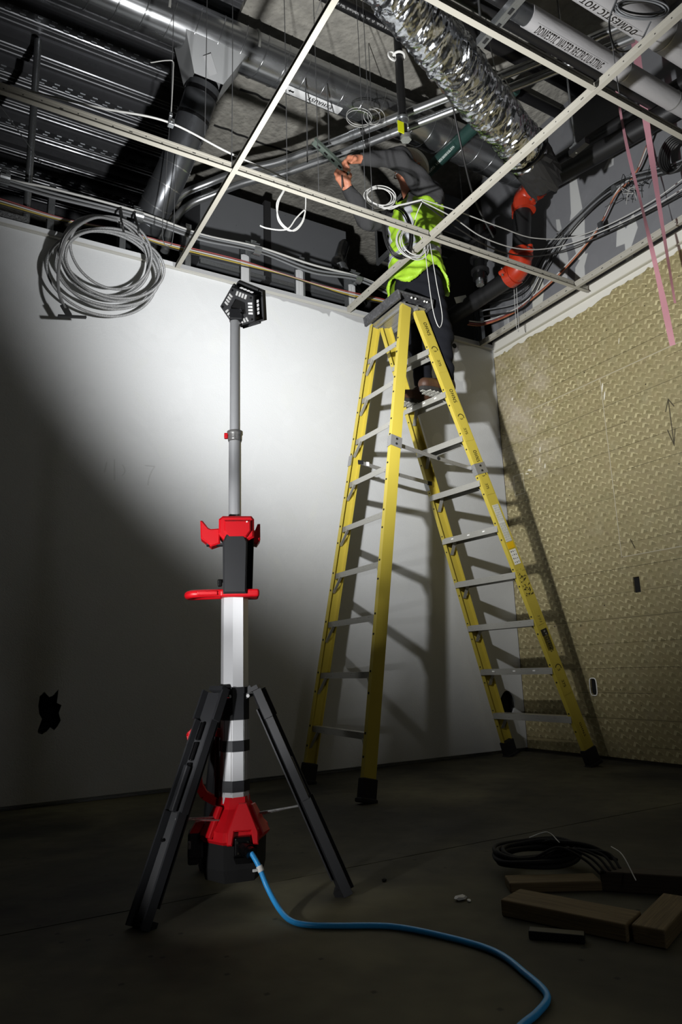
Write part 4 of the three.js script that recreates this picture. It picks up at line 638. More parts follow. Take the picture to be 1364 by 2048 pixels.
// --- black printed pipe, further dark pipework and the green pipe
{
  const P = thing('black_pipe', 'long black pipe with a line of small white print above the exhaust duct', 'pipe');
  part('pipe', pipeX(-3.1, -0.02, 4.5, 0.94, 0.034), M.iron, P);
  part('print', patch(-2.35, -1.2, 4.5, 0.94, 0.0348, 0.2, 0.8, false), printMat(1.15, 0.021, 2048, '#1b1b1c', '#b9b9b9', (x, W, Hh) => { let q = 6; while (q < W) { const L = rr(30, 190), e = q + L; while (q < e) { const w = rr(2, 7); x.fillRect(q, Hh * rr(0.15, 0.3), w, Hh * rr(0.3, 0.6)); if (rnd() > 0.5) x.fillRect(q, Hh * rr(0.2, 0.7), rr(6, 12), Hh * 0.13); q += w + rr(3, 6); } q += rr(12, 50); } }), P);
  const S = thing('sheet_metal_tag', 'pale crumpled paper tag above the black printed pipe', 'tag'); part('sheet', rbx(0.13, 0.012, 0.1, 0.004).rotateY(0.3).rotateX(0.4).translate(-2.42, 4.5, 0.78), std({ color: 0xb9b6aa, roughness: 0.9, bumpMap: nCoarse, bumpScale: 0.01 }), S);
  part('fold', rbx(0.06, 0.012, 0.05, 0.004).rotateX(0.3).translate(-2.25, 4.53, 0.82), std({ color: 0xa8a59a, roughness: 0.9 }), S);
  solo('black_pipe', [pipeX(-2.6, -0.02, 4.54, 1.14, 0.05)], M.iron, 'thick black pipe beside the printed pipe near the ceiling deck', 'pipe');
  solo('paper_label', bx(0.09, 0.003, 0.035).rotateX(0.7).translate(-1.08, 4.46, 1.1), M.label, 'small white paper label on the dark pipe beside the foil duct', 'label');
  const G = thing('green_pipe', 'dark green pipe with pale lettering behind the hard hat', 'pipe'); const a = V(-0.86, 4.12, 0.3), b = V(-0.82, 4.12, 1.25);
  part('pipe', rod(a, b, 0.045, 20), std({ color: 0x1e3a35, roughness: 0.5 }), G); part('coupling', rod(V(-0.826, 4.12, 1.08), V(-0.823, 4.12, 1.2), 0.052, 20), M.galv, G);
  part('lettering', (() => { const g = new THREE.PlaneGeometry(1, 1, 4, 8), p = g.attributes.position; for (let i = 0; i < p.count; i++) { const u = p.getX(i) + 0.5, v = p.getY(i) + 0.5, an = -0.9 + v * 0.8; p.setXYZ(i, -0.852 + 0.046 * Math.sin(an), 4.12 - 0.046 * Math.cos(an), 0.38 + 0.34 * u); } g.computeVertexNormals(); return g; })(), printMat(0.34, 0.037, 512, '#1e3a35', '#c9d0cc', (x, W, Hh) => { for (let q = 20; q < W - 30; q += rr(17, 24)) { if (q > W * 0.3 && q < W * 0.36) continue; x.fillRect(q, Hh * 0.25, 5, Hh * 0.5); x.fillRect(q, Hh * rr(0.25, 0.62), 14, Hh * 0.12); if (rnd() > 0.4) x.fillRect(q + 10, Hh * 0.25, 4, Hh * 0.5); } }), G);
  const B = thing('air_box', 'dark sheet metal air box behind the person near the right wall', 'air box'); part('casing', rbx(0.5, 0.34, 0.55, 0.01, -0.62, 3.95, -0.02), M.darkDuct, B); part('flange', [bx(0.02, 0.4, 0.6, -0.86, 3.95, -0.02)], M.galv, B); part('ribs', [-0.12, 0, 0.12].map((d) => bx(0.46, 0.012, 0.012, -0.62, 3.776, -0.02 + d)), M.galv, B);
  part('hanger_rod', [-0.84, -0.4].map((x) => rod(V(x, 4.1, 0.22), V(x, 4.6, 0.22), 0.005, 6)), M.galv, B);
}
// --- insulated water pipes at the right
{
  const jacket = std({ color: 0x979697, roughness: 0.5, bumpMap: rep(nCoarse, 2), bumpScale: 0.002 });
  const mk = (label, x0, z, y, r, tx0, tx1, p0, p1, text, flip, len) => {
    const T = thing('insulated_pipe', label, 'pipe', [0, 0, 0], 0, 'white insulated water pipes'); part('jacket', pipeX(x0, z > 2.1 ? -0.24 : -0.015, y, z, r, 40), jacket, T);
    const h = r * Math.abs(p1 - p0); part('stencil', patch(tx0, tx1, y, z, r + 0.0012, p0, p1, flip), printMat(tx1 - tx0, h, 1536, '#979697', '#141212', (x, W, Hh) => { fit(x, text, W, Hh, 1.15); }), T, 'black stencilled lettering');
    for (const x of [-0.45, -0.85]) part('jacket_seam', rod(V(x, y, z), V(x + 0.008, y, z), r + 0.0018, 40), M.plate, T);
    return T;
  };
  const t1 = mk('narrow white insulated pipe stencilled DOMESTIC WATER RECIRCULATING', -1.52, 2.0, 3.56, 0.05, -1.48, -1.0, -0.55, 0.5, 'DOMESTIC WATER RECIRCULATING', false);
  part('bare_end', pipeX(-1.9, -1.5, 3.56, 2.0, 0.03), M.iron, t1); part('end_collar', pipeX(-1.6, -1.52, 3.56, 2.0, 0.046), M.darkDuct, t1);
  mk('thick white insulated pipe stencilled upside down DOMESTIC HOT WATER', -1.9, 2.235, 3.57, 0.075, -1.6, -1.02, -0.6, 0.0, 'DOMESTIC HOT WATER', true);
  mk('white insulated pipe in the top right corner with partly hidden lettering', -1.6, 2.46, 3.6, 0.07, -1.05, -0.8, 0.1, 0.6, 'DOMESTIC', true);
  const R = thing('pipe_rack', 'galvanised strut rack carrying the white insulated pipes', 'rack'); part('rail', [bx(0.04, 0.04, 0.78, -1.68, 3.47, 2.23)], M.galv, R); for (const z of [1.86, 2.58]) part('rod', rod(V(-1.68, 3.47, z), V(-1.68, 4.6, z), 0.006, 8), M.galv, R); part('slots', [...Array(9)].map((_, i) => bx(0.016, 0.004, 0.03, -1.68, 3.449, 1.88 + i * 0.085)), M.cavity, R);
  const R2 = thing('pipe_rack', 'short strut rack hung by a rod between the white pipes and foil duct', 'rack'); part('rail', [bx(0.035, 0.035, 0.12, -0.72, 3.47, 1.58)], M.iron, R2); part('rod', [rod(V(-0.72, 3.45, 1.56), V(-0.72, 4.6, 1.56), 0.006, 8)], M.galv, R2); part('nut', [cyl(0.016, 0.016, 0.02, 6, -0.72, 3.5, 1.56), bx(0.05, 0.006, 0.05, -0.72, 3.49, 1.56)], M.galv, R2);
  solo('dark_pipe', [pipeX(-1.9, -0.36, 3.72, 1.83, 0.032)], M.iron, 'thin dark pipe between the foil duct and the white pipes', 'pipe');
}
// --- black sprinkler main with orange-red grooved elbows along the right wall
{
  const S = thing('sprinkler_main', 'black sprinkler main with two orange-red elbow couplings along the right wall', 'pipe'), r = 0.062;
  const up = V(-0.34, 3.83, 0.78), lo = V(-0.35, 3.29, 0.72);
  part('upper_run', rod(V(-0.1, 3.66, 2.6), up.clone().add(V(0.012, -0.008, 0.05)), r, 24), M.iron, S);
  part('drop', rod(up.clone().add(V(0, -0.07, -0.01)), lo.clone().add(V(0, 0.09, 0.0)), r, 24), M.iron, S);
  part('lower_run', rod(lo.clone().add(V(0, -0.012, -0.05)), V(-0.42, 3.24, 0.0), r, 24), M.iron, S);
  const elbow = (p, a, b, n) => { const e = part('elbow', [tube([p.clone().addScaledVector(a, 0.1), p.clone().addScaledVector(a, 0.06), p.clone().addScaledVector(a, 0.02).addScaledVector(b, 0.02), p.clone().addScaledVector(b, 0.06), p.clone().addScaledVector(b, 0.1)], 0.072, 20, 8)], M.orange, S, 'orange-red elbow'); for (const d of [a, b]) { const c = p.clone().addScaledVector(d, 0.1), s = d.clone().cross(Math.abs(d.y) > 0.5 ? V(1, 0, 0) : V(0, 1, 0)).normalize(); part('coupling', [rod(c.clone().addScaledVector(d, -0.028), c.clone().addScaledVector(d, 0.028), 0.083, 20), ...[-1, 1].map((k) => { const q = c.clone().addScaledVector(s, 0.09 * k); return rod(q.clone().addScaledVector(d, -0.022), q.clone().addScaledVector(d, 0.022), 0.02, 8); })], M.orange, e); part('coupling_bolt', [-1, 1].map((k) => { const q = c.clone().addScaledVector(s, 0.094 * k), t = d.clone().cross(s); return rod(q.clone().addScaledVector(t, -0.03), q.clone().addScaledVector(t, 0.03), 0.007, 8); }), M.galv, e); } };
  const dU = V(-0.1, 3.66, 2.6).sub(up).normalize(); elbow(up, dU, V(0, -1, -0.02).normalize());
  elbow(lo, V(0, 1, 0.0), V(-0.04, -0.05, -1).normalize());
  part('label', bx(0.1, 0.05, 0.002).rotateZ(0.3).rotateY(-0.3).translate(-0.47, 3.285, 0.2), M.label, S, 'torn white label');
  const T = thing('sprinkler_branch', 'second dark pipe running beside the sprinkler main high on the right wall', 'pipe'); part('pipe', rod(V(-0.06, 3.83, 2.7), V(-0.14, 4.1, 0.75), 0.04, 20), M.iron, T); part('clip', rod(V(-0.088, 3.924, 2.02), V(-0.09, 3.93, 1.98), 0.046, 16), M.galv, T);
  const K = thing('dark_valve', 'cluster of black pipe fittings left of the orange elbows', 'pipe fitting'); part('body', [rod(V(-0.5, 3.7, 0.5), V(-0.5, 3.3, 0.45), 0.05, 16), rod(V(-0.5, 3.62, 0.42), V(-0.5, 3.6, 0.62), 0.035, 12)], M.blackGloss, K); for (const y of [3.36, 3.46, 3.58]) part('flange', cyl(0.066, 0.066, 0.025, 18, -0.5, y, 0.46), M.iron, K); part('nut', [cyl(0.03, 0.03, 0.04, 6, -0.5, 3.28, 0.45)], M.galv, K);
  const K2 = thing('dark_hose', 'glossy black bent pipe hanging left of the person behind the studs', 'pipe'); part('hose', tube([[-1.12, 3.9, -0.4], [-1.2, 3.72, -0.34], [-1.28, 3.6, -0.24], [-1.24, 3.46, -0.2], [-1.12, 3.36, -0.22], [-1.06, 3.32, -0.26]], 0.045, 16, 8), M.blackGloss, K2); part('collar', rod(V(-1.27, 3.57, -0.23), V(-1.255, 3.52, -0.215), 0.056, 16), M.galv, K2);
}
// --- things beyond the left wall's studs
{
  const B = thing('rectangular_duct', 'big dull grey rectangular duct behind the studs of the left wall', 'duct');
  for (const [x0, x1] of [[-2.28, -1.78], [-1.73, -1.05]]) part('section', rbx(x1 - x0, 0.62, 0.5, 0.006, (x0 + x1) / 2, 3.78, -0.72), std({ color: 0x6b6d70, metalness: 0.4, roughness: 0.55, roughnessMap: scuff }), B);
  part('joint_flange', bx(0.05, 0.68, 0.54, -1.755, 3.78, -0.72), M.rubber, B);
  part('lower_edge', bar(V(-2.28, 3.46, -0.46), V(-1.05, 3.46, -0.46), 0.03, 0.02, V(0, 1, 0)), M.galv, B);
  solo('drain_pipe', [pipeX(-5, -1.3, 3.19, -0.3, 0.06, 28)], M.galv, 'long steel pipe lying low behind the studs of the left wall', 'pipe');
  solo('insulation_roll', [rod(V(-3.9, 3.2, -0.178), V(-3.42, 3.2, -0.178), 0.05, 20)], std({ color: 0x8b8c8c, metalness: 0.6, roughness: 0.5, bumpMap: rep(nFine, 3), bumpScale: 0.02 }), 'crumpled foil wrapped pipe end at the far left above the wall', 'pipe');
  solo('hanger_post', [rod(V(-3.42, 3.26, -0.3), V(-3.43, 4.63, -0.3), 0.022, 14)], M.galv, 'thin steel post hanging from the deck at the far left', 'post');
}

// ================================================================ ceiling grid
{
  const tee = (a, b, label, name) => {
    const T = thing(name, label, 'ceiling grid', [0, 0, 0], 0, 'cream ceiling grid'), d = b.clone().sub(a).normalize(), up = V(0, 1, 0), L = a.distanceTo(b);
    part('flange', bar(a, b, 0.003, 0.025, up), M.tee, T);
    part('web', [bar(a.clone().add(V(0, 0.021, 0)), b.clone().add(V(0, 0.021, 0)), 0.042, 0.002, up), bar(a.clone().add(V(0, 0.041, 0)), b.clone().add(V(0, 0.041, 0)), 0.01, 0.007, up)], M.tee, T);
    const s = d.clone().cross(up), h = []; for (let t = 0.05; t < L - 0.03; t += 0.076) { const p = a.clone().addScaledVector(d, t); h.push(bar(p.clone().add(V(0, 0.021 + (Math.round(t / 0.076) % 3) * 0.003, 0)), p.clone().addScaledVector(d, Math.round(t / 0.076) % 4 ? 0.006 : 0.016).add(V(0, 0.021 + (Math.round(t / 0.076) % 3) * 0.003, 0)), 0.005, 0.0026, up)); }
    part('punched_holes', h, M.cavity, T).userData.kind = 'stuff';
    return T;
  };
  const y = CEIL + 0.002, e = 0.0035;
  tee(V(-2.58, y, 0.004), V(-2.58, y, 5), 'left main tee running out from the left wall towards the viewer', 'main_tee');
  tee(V(-1.354, y, 0.004), V(-1.354, y, 5), 'middle main tee passing in front of the person', 'main_tee');
  tee(V(-0.143, y, 0.004), V(-0.143, y, 5), 'right main tee running close along the khaki wall', 'main_tee');
  tee(V(-5.2, y + e, 0.979), V(-2.594, y + e, 0.979), 'cross tee fading into the dark at the far left', 'cross_tee');
  tee(V(-2.566, y + e, 0.979), V(-1.368, y + e, 0.979), 'cross tee between the left and middle main tees', 'cross_tee');
  tee(V(-1.34, y + e, 0.979), V(-0.157, y + e, 0.979), 'cross tee between the person and the orange elbows', 'cross_tee');
  tee(V(-0.129, y + e, 0.979), V(-0.02, y + e, 0.979), 'short cross tee stub reaching to the khaki wall', 'cross_tee');
  tee(V(-2.566, y + e, 2.19), V(-1.368, y + e, 2.19), 'cross tee just above the upper edge of the picture', 'cross_tee');
  tee(V(-1.34, y + e, 2.19), V(-0.157, y + e, 2.19), 'cross tee in the upper right under the stencilled pipes', 'cross_tee');
  tee(V(-0.129, y + e, 2.19), V(-0.02, y + e, 2.19), 'cross tee stub at the right edge of the picture', 'cross_tee');
}
// ================================================================ wires and cables
{
  const W = tagWire, hang = (label, x, z, y0, y1, r = 0.0022) => W('hanger_wire', label, 'wire', [[x, y1, z], [x + 0.003, (y0 + y1) / 2, z], [x, y0, z]], r, M.steelWire, 'ceiling hanger wires');
  W('white_cable', 'long white cable sagging from the far left over the cross tee', 'cable', [[-4.3, 3.24, 0.7], [-3.56, 3.22, 0.845], [-3.224, 3.2, 0.924], [-2.926, 3.2, 0.985], [-2.6, 3.19, 0.94], [-2.279, 3.2, 0.89], [-2.017, 3.19, 0.86], [-1.713, 3.18, 0.893], [-1.553, 3.22, 0.965], [-1.44, 3.25, 1.03]], 0.0055, M.whiteWire);
  W('white_cable', 'upper white cable running from the middle tee to the right wall', 'cable', [[-1.44, 3.252, 1.03], [-1.2, 3.262, 1.03], [-0.8, 3.3, 0.99], [-0.45, 3.36, 0.94], [-0.15, 3.42, 1.0], [-0.1, 3.385, 1.2], [-0.08, 3.35, 1.55], [-0.08, 3.36, 1.8], [-0.08, 3.42, 2.6]], 0.0038, M.whiteWire);
  W('white_cable', 'lower white cable sagging from the middle tee to the right wall', 'cable', [[-1.44, 3.24, 1.03], [-1.19, 3.235, 1.0], [-0.9, 3.235, 0.93], [-0.5, 3.29, 0.89], [-0.2, 3.37, 0.95], [-0.1, 3.36, 1.19], [-0.08, 3.315, 1.511], [-0.08, 3.3, 1.8], [-0.08, 3.36, 2.6]], 0.004, M.whiteWire);
  W('black_cable', 'black cable drooping beside the white ones towards the right wall', 'cable', [[-1.44, 3.246, 1.02], [-1.1, 3.2, 0.96], [-0.7, 3.22, 0.88], [-0.3, 3.31, 0.88], [-0.1, 3.34, 1.15], [-0.075, 3.3, 1.5], [-0.075, 3.26, 1.9]], 0.0048, M.darkWire);
  for (const [m, o, lab, nm] of [[M.redWire, 0, 'red wire running down the right wall with the fire alarm cables', 'red_wire'], [M.whiteWire, 0.011, 'white wire running down the right wall beside the red one', 'white_wire'], [M.orangeWire, -0.011, 'orange wire running down the right wall beside the red one', 'orange_wire']])
    W(nm, lab, 'wire', [[-0.06, 3.83, 1.643], [-0.06, 3.614, 1.465], [-0.06, 3.581, 1.326], [-0.06, 3.419, 1.141], [-0.06, 3.286, 0.792], [-0.06, 3.233, 0.492], [-0.07, 3.215, 0.333], [-0.15, 3.225, 0.06], [-0.26, 3.22, 0.03]].map(([x, y, z]) => [x - Math.abs(o) * 0.5, y + o, z + o]), 0.0055, m);
  for (let i = 0; i < 4; i++) W('black_cable', ['uppermost', 'second', 'third', 'lowest'][i] + ' of the dark cables clipped across the grey drywall', 'cable', [[-0.06, 3.42 + i * 0.014, 2.2], [-0.06, 3.45 + i * 0.016, 1.765], [-0.06 - i * 0.006, 3.6 + i * 0.016, 1.331], [-0.06, 3.56 + i * 0.02, 0.967], [-0.06, 3.4 + i * 0.05, 0.68], [-0.08, 3.2 + i * 0.06, 0.45], [-0.2, 3.25 + i * 0.05, 0.1]], 0.006, i % 2 ? M.greyWire : M.darkWire, 'dark cables on the right wall');
  const clipS = thing('cable_clip', 'shiny clip gathering the cables on the grey drywall', 'clip'); part('saddle', [cyl(0.03, 0.03, 0.035, 16, -0.05, 3.62, 1.31)], M.galv, clipS); part('bolt', cyl(0.012, 0.012, 0.06, 8, -0.03, 3.63, 1.35), M.galv, clipS);
  const clip2 = thing('cable_clip', 'small dark clip where the white cables meet the right wall', 'clip'); part('saddle', [bx(0.02, 0.07, 0.03, -0.09, 3.4, 1.19), bx(0.05, 0.014, 0.02, -0.06, 3.38, 1.19)], M.darkDuct, clip2);
  { const T = thing('wire_tangle', 'tangle of thin wire ends on the right wall near the pink ribbons', 'wire'); for (let i = 0; i < 14; i++) { const z = 1.45 + rr(-0.1, 0.12), y0 = 3.56 + rr(-0.05, 0.06); part('strand', tube([[-0.05, y0, z], [-0.07 - rr(0, 0.05), y0 + rr(-0.06, 0.03), z + rr(-0.05, 0.05)], [-0.06 - rr(0, 0.08), y0 - rr(0.02, 0.12), z + rr(-0.08, 0.08)]], 0.0022, 5, 6), i % 3 ? M.darkWire : M.whiteWire, T); } }
  { const T = thing('black_cable_loop', 'loop of thick black cable at the right edge above the wall', 'cable'); for (let i = 0; i < 5; i++) part('turn', tube([...Array(14)].map((_, k) => { const a = k / 14 * 6.283; return V(-0.1 - 0.012 * i, 3.5 + (0.09 + i * 0.006) * Math.sin(a), 1.78 + (0.06 + i * 0.007) * Math.cos(a)); }), 0.008, 7, 3, true), M.darkWire, T); part('connector', [rod(V(-0.08, 3.6, 1.74), V(-0.1, 3.63, 1.86), 0.02, 12)], M.plate, T); }
  // bundle along the left wall, in its hooks
  const bundle = [[-4.6, 3.34, 0.04], [-3.59, 3.3, 0.04], [-3.33, 3.31, 0.04], [-2.83, 3.325, 0.04], [-2.44, 3.3, 0.04], [-2.06, 3.325, 0.04], [-1.65, 3.3, 0.04], [-1.28, 3.325, 0.04], [-0.95, 3.28, 0.04], [-0.62, 3.25, 0.04]];
  for (let i = 0; i < 7; i++) { const oy = [0, 0.014, -0.014, 0.008, -0.008, 0.02, -0.02][i], oz = [0, 0.006, 0.008, 0.018, 0.019, -0.004, 0.004][i]; W('grey_cable', ['core', 'upper inner', 'lower inner', 'front upper', 'front lower', 'topmost', 'bottommost'][i] + ' cable of the grey bundle hooked along the left wall', 'cable', bundle.map(([x, y, z], k) => [x, y + oy * (k % 2 ? 1 : 1.5) + 0.006 * Math.sin(i * 3 + k * 2), z + oz]), 0.0075, i === 3 ? M.whiteWire : i % 3 === 2 ? M.darkWire : M.greyWire, 'cables bundled along the left wall'); }
  for (const [x, lab] of [[-3.563, 'galvanised cable hook at the far left above the wall'], [-2.832, 'galvanised cable hook just right of the hanging cable coil'], [-2.063, 'galvanised cable hook above the tower light head'], [-1.288, 'galvanised cable hook nearest the ladder top']]) {
    const h = thing('cable_hook', lab, 'hook', [x, 3.322, 0.048], 0, 'cable hooks along the left wall'); const pts = []; for (let k = 0; k <= 16; k++) { const a = -2.9 + k / 16 * 4.6; pts.push([0.042 * Math.cos(a), 0.042 * Math.sin(a)]); }
    part('band', prism([...pts, ...pts.slice().reverse().map(([a, b]) => [a * 0.93, b * 0.93])], 0.05).rotateY(Math.PI / 2), M.galv, h); part('plate', bx(0.04, 0.12, 0.003, 0, 0.03, -0.046), M.galv, h); part('arm', bx(0.03, 0.004, 0.05, 0, 0.04, -0.022), M.galv, h);
  }
  const rw = [[-4.6, 3.22, -0.004], [-3.576, 3.2, -0.004], [-3.234, 3.19, -0.004], [-2.922, 3.22, -0.004], [-2.647, 3.215, -0.004], [-2.148, 3.23, -0.004], [-1.859, 3.225, -0.004], [-1.59, 3.215, -0.004], [-1.307, 3.218, -0.004], [-1.0, 3.235, -0.004], [-0.5, 3.22, -0.004]];
  for (const [m, o, nm, lab] of [[M.redWire, 0.008, 'red_wire', 'red wire strung along the studs above the left wall'], [M.whiteWire, 0.0, 'white_wire', 'white wire strung between the red and yellow ones on the studs'], [M.yellowWire, -0.008, 'yellow_wire', 'yellow wire strung along the studs above the left wall'], [M.darkWire, -0.017, 'black_wire', 'black wire strung lowest along the studs above the left wall']]) W(nm, lab, 'wire', rw.map(([x, y, z], k) => [x, y + o * (1 + 0.7 * Math.sin(k * 1.7)), z]), 0.0045, m);
  const guardMat = std({ color: 0xc4c5c6, metalness: 0.4, roughness: 0.3 });
  for (const [x, lab] of [[-2.12, 'shiny stud guard plate above the tower head'], [-1.72, 'shiny stud guard plate second from the ladder'], [-1.3, 'shiny stud guard plate nearest the ladder']]) { const g = thing('stud_guard', lab, 'plate', [x, 3.2, 0], 0, 'stud guard plates'); part('plate', prism([[-0.028, -0.1], [-0.028, 0.09], [-0.01, 0.098], [0.01, 0.098], [0.028, 0.09], [0.028, -0.1]], 0.003, 0.001).translate(0, 0, -0.0105), guardMat, g); part('ridge', [bx(0.006, 0.18, 0.003, -0.012, -0.01, -0.008), bx(0.006, 0.18, 0.003, 0.012, -0.01, -0.008)], guardMat, g); }
  // coil of armoured cable
  {
    const C = thing('armored_cable_coil', 'big coil of ribbed metal-clad cable hanging against the left wall', 'cable coil'); const am = std({ color: 0xb2b3b4, metalness: 0.55, roughness: 0.38, bumpMap: field(64, (u) => 0.5 + 0.5 * Math.sin(u * 6.283), false, [260, 1]), bumpScale: 0.003 });
    const ctr = V(-3.005, 2.865, 0.16); for (let i = 0; i < 9; i++) { const rx = 0.3 - (i % 4) * 0.017 - i * 0.004, ry = 0.275 - (i % 3) * 0.016 - i * 0.003, ox = (i % 3 - 1) * 0.024, oy = (i % 4 - 1.5) * 0.014 + (0.3 - rx) * 0.7, pts = []; for (let k = 0; k < 20; k++) { const a = k / 20 * 2 * Math.PI; pts.push(V(ctr.x + ox + rx * Math.cos(a), ctr.y + oy + ry * Math.sin(a) + 0.1 * rx * Math.cos(a), ctr.z - 0.05 + i * 0.0115 + 0.012 * Math.sin(a * 2 + i) - 0.02 * Math.sin(a))); } part('turn', tube(pts, 0.0078, 8, 6, true), am, C); }
    part('loose_end', tube([[-2.98, 3.16, 0.17], [-3.1, 3.12, 0.2], [-3.24, 2.95, 0.23], [-3.28, 2.75, 0.24], [-3.27, 2.58, 0.24], [-3.235, 2.505, 0.24]], 0.0085, 8, 8), am, C);
    part('end_tape', [bar(V(-3.25, 2.525, 0.24), V(-3.215, 2.47, 0.24), 0.012, 0.03, V(0, 0, 1)), bar(V(-3.27, 2.455, 0.24), V(-3.13, 2.48, 0.24), 0.02, 0.01, V(0, 0, 1))], M.darkWire, C, 'black tape flag on the loose end');
    part('tie', [tube([[-2.94, 3.33, 0.06], [-2.96, 3.22, 0.15], [-2.95, 3.12, 0.19], [-2.93, 3.1, 0.14], [-2.93, 3.2, 0.1], [-2.94, 3.33, 0.06]], 0.006, 6, 6), tube([[-2.86, 3.33, 0.06], [-2.87, 3.22, 0.15], [-2.86, 3.12, 0.19], [-2.85, 3.1, 0.14], [-2.85, 3.2, 0.1], [-2.86, 3.33, 0.06]], 0.006, 6, 6)], M.darkWire, C);
  }
  // coils by the person
  const ring = (cx, cy, cz, rx, ry, tilt, n, r, sp, j) => { const o = []; for (let i = 0; i < n; i++) { const pts = []; for (let k = 0; k < 16; k++) { const a = k / 16 * 2 * Math.PI, f = 1 + (hash(i, 1, j) - 0.5) * 0.16; pts.push(V(cx + f * rx * Math.cos(a) + (hash(i, 2, j) - 0.5) * sp, cy + f * ry * Math.sin(a) + (hash(i, 3, j) - 0.5) * sp, cz + tilt * Math.cos(a) + (i - n / 2) * r * 1.1)); } o.push(tube(pts, r, 6, 4, true)); } return o; };
  const cw = thing('white_wire_coil', 'tight coil of white wire hanging at the middle tee crossing', 'wire coil'); ring(-1.4, 3.08, 0.86, 0.085, 0.095, 0.02, 12, 0.003, 0.03, 201).forEach((g) => part('turn', g, M.whiteWire, cw)); part('lead', tube([[-1.4, 3.17, 0.87], [-1.42, 3.22, 0.95], [-1.43, 3.25, 1.02]], 0.0035, 6, 6), M.whiteWire, cw);
  const cb = thing('black_wire_coil', 'loose tall loops of black wire hanging behind the white wire coil', 'wire coil'); ring(-1.46, 3.18, 0.8, 0.085, 0.17, 0.02, 7, 0.004, 0.03, 211).forEach((g) => part('turn', g, M.darkWire, cb)); part('lead', tube([[-1.45, 3.34, 0.8], [-1.44, 3.3, 0.9], [-1.44, 3.245, 1.02]], 0.004, 6, 6), M.darkWire, cb);
  const cc = thing('white_wire_coil', 'thin open loops of white wire left of the lime vest', 'wire coil'); ring(-1.66, 3.27, 0.92, 0.075, 0.06, 0.03, 4, 0.0032, 0.02, 221).forEach((g) => part('turn', g, M.whiteWire, cc)); part('lead', tube([[-1.66, 3.21, 0.92], [-1.6, 3.2, 0.93], [-1.56, 3.215, 0.96]], 0.0032, 6, 5), M.whiteWire, cc);
  const cd = thing('white_wire_loop', 'white wire loop with a cut end hanging under the cross tee', 'wire coil'); part('loop', tube([[-2.25, 3.2, 0.9], [-2.262, 3.12, 0.91], [-2.3, 3.02, 0.9], [-2.29, 2.93, 0.88], [-2.22, 2.9, 0.87], [-2.15, 2.97, 0.87], [-2.13, 3.05, 0.88], [-2.18, 2.99, 0.875], [-2.24, 2.9, 0.875], [-2.36, 2.865, 0.88], [-2.4, 2.86, 0.89]], 0.0042, 7, 8), M.whiteWire, cd); part('second_strand', tube([[-2.25, 3.19, 0.9], [-2.275, 3.1, 0.91], [-2.31, 3.01, 0.9], [-2.28, 2.925, 0.885], [-2.2, 2.905, 0.87], [-2.14, 2.98, 0.87], [-2.125, 3.1, 0.88], [-2.14, 3.19, 0.9]], 0.0036, 7, 8), M.whiteWire, cd);
  const ce = thing('wire_loops', 'bright thin wire loops beside the EXHAUST label', 'wire coil'); ring(-1.66, 3.98, 0.72, 0.07, 0.06, 0.03, 2, 0.0025, 0.03, 231).forEach((g) => part('turn', g, M.whiteWire, ce)); ring(-1.55, 4.0, 0.74, 0.05, 0.06, 0.02, 2, 0.0025, 0.04, 233).forEach((g) => part('turn', g, M.whiteWire, ce)); part('lead', tube([[-1.56, 4.06, 0.73], [-1.55, 4.3, 0.72], [-1.55, 4.58, 0.72]], 0.0025, 6, 6), M.steelWire, ce);
  const cf = thing('grey_wire_coil', 'coil of grey wire hanging under the white pipes at the top right', 'wire coil'); ring(-1.2, 3.41, 2.36, 0.1, 0.05, 0.05, 8, 0.004, 0.05, 241).forEach((g) => part('turn', g, M.greyWire, cf)); part('lead', tube([[-1.32, 3.44, 2.33], [-1.33, 3.34, 2.28], [-1.24, 3.28, 2.24], [-1.13, 3.33, 2.27], [-1.1, 3.42, 2.33]], 0.004, 6, 8), M.greyWire, cf); part('tie', tube([[-1.2, 3.46, 2.36], [-1.2, 3.6, 2.35], [-1.2, 3.66, 2.33]], 0.003, 5, 5), M.steelWire, cf);
  // hangers
  hang('hanger wire over the knotted clip on the long white cable', -2.735, 0.985, 3.2, 4.6); hang('hanger wire at the left tee crossing', -2.59, 0.975, 3.09, 4.6); hang('hanger wire left of the EXHAUST label', -2.285, 0.98, 3.1, 4.6);
  hang('hanger rod dropping under the EXHAUST label', -1.96, 0.6, 3.62, 4.22, 0.004); hang('short hanger rod right of the EXHAUST label', -1.81, 0.61, 3.8, 4.24, 0.004); hang('hanger wire at the raised hand', -1.755, 0.98, 3.1, 4.6); hang('hanger wire left of the sprinkler drop', -1.8, 0.98, 3.1, 4.6); hang('thin wire at the right tee crossing', -1.18, 2.18, 3.09, 4.6); hang('dark hanger wire near the printed black pipe', -2.1, 0.985, 3.1, 4.6);
  { const c = thing('cable_bridle', 'small shiny metal clip holding the long white cable on its wire', 'clip', [-2.905, 3.2, 0.985]); part('block', [rbx(0.03, 0.035, 0.03, 0.004), rbx(0.016, 0.02, 0.016, 0.003, -0.002, 0.045, 0)], M.galv, c); part('screw', cyl(0.005, 0.005, 0.04, 8).rotateX(Math.PI / 2), M.chrome, c); part('wire', tube([[-0.0, 0.05, 0], [0.005, 0.3, 0], [0.002, 0.36, 0], [-0.03, 0.34, 0.01], [-0.11, 0.28, 0.02]], 0.0028, 6, 8), M.whiteWire, c); part('stay', rod(V(0, 0.05, 0), V(0, 1.4, 0), 0.002, 6), M.steelWire, c); }
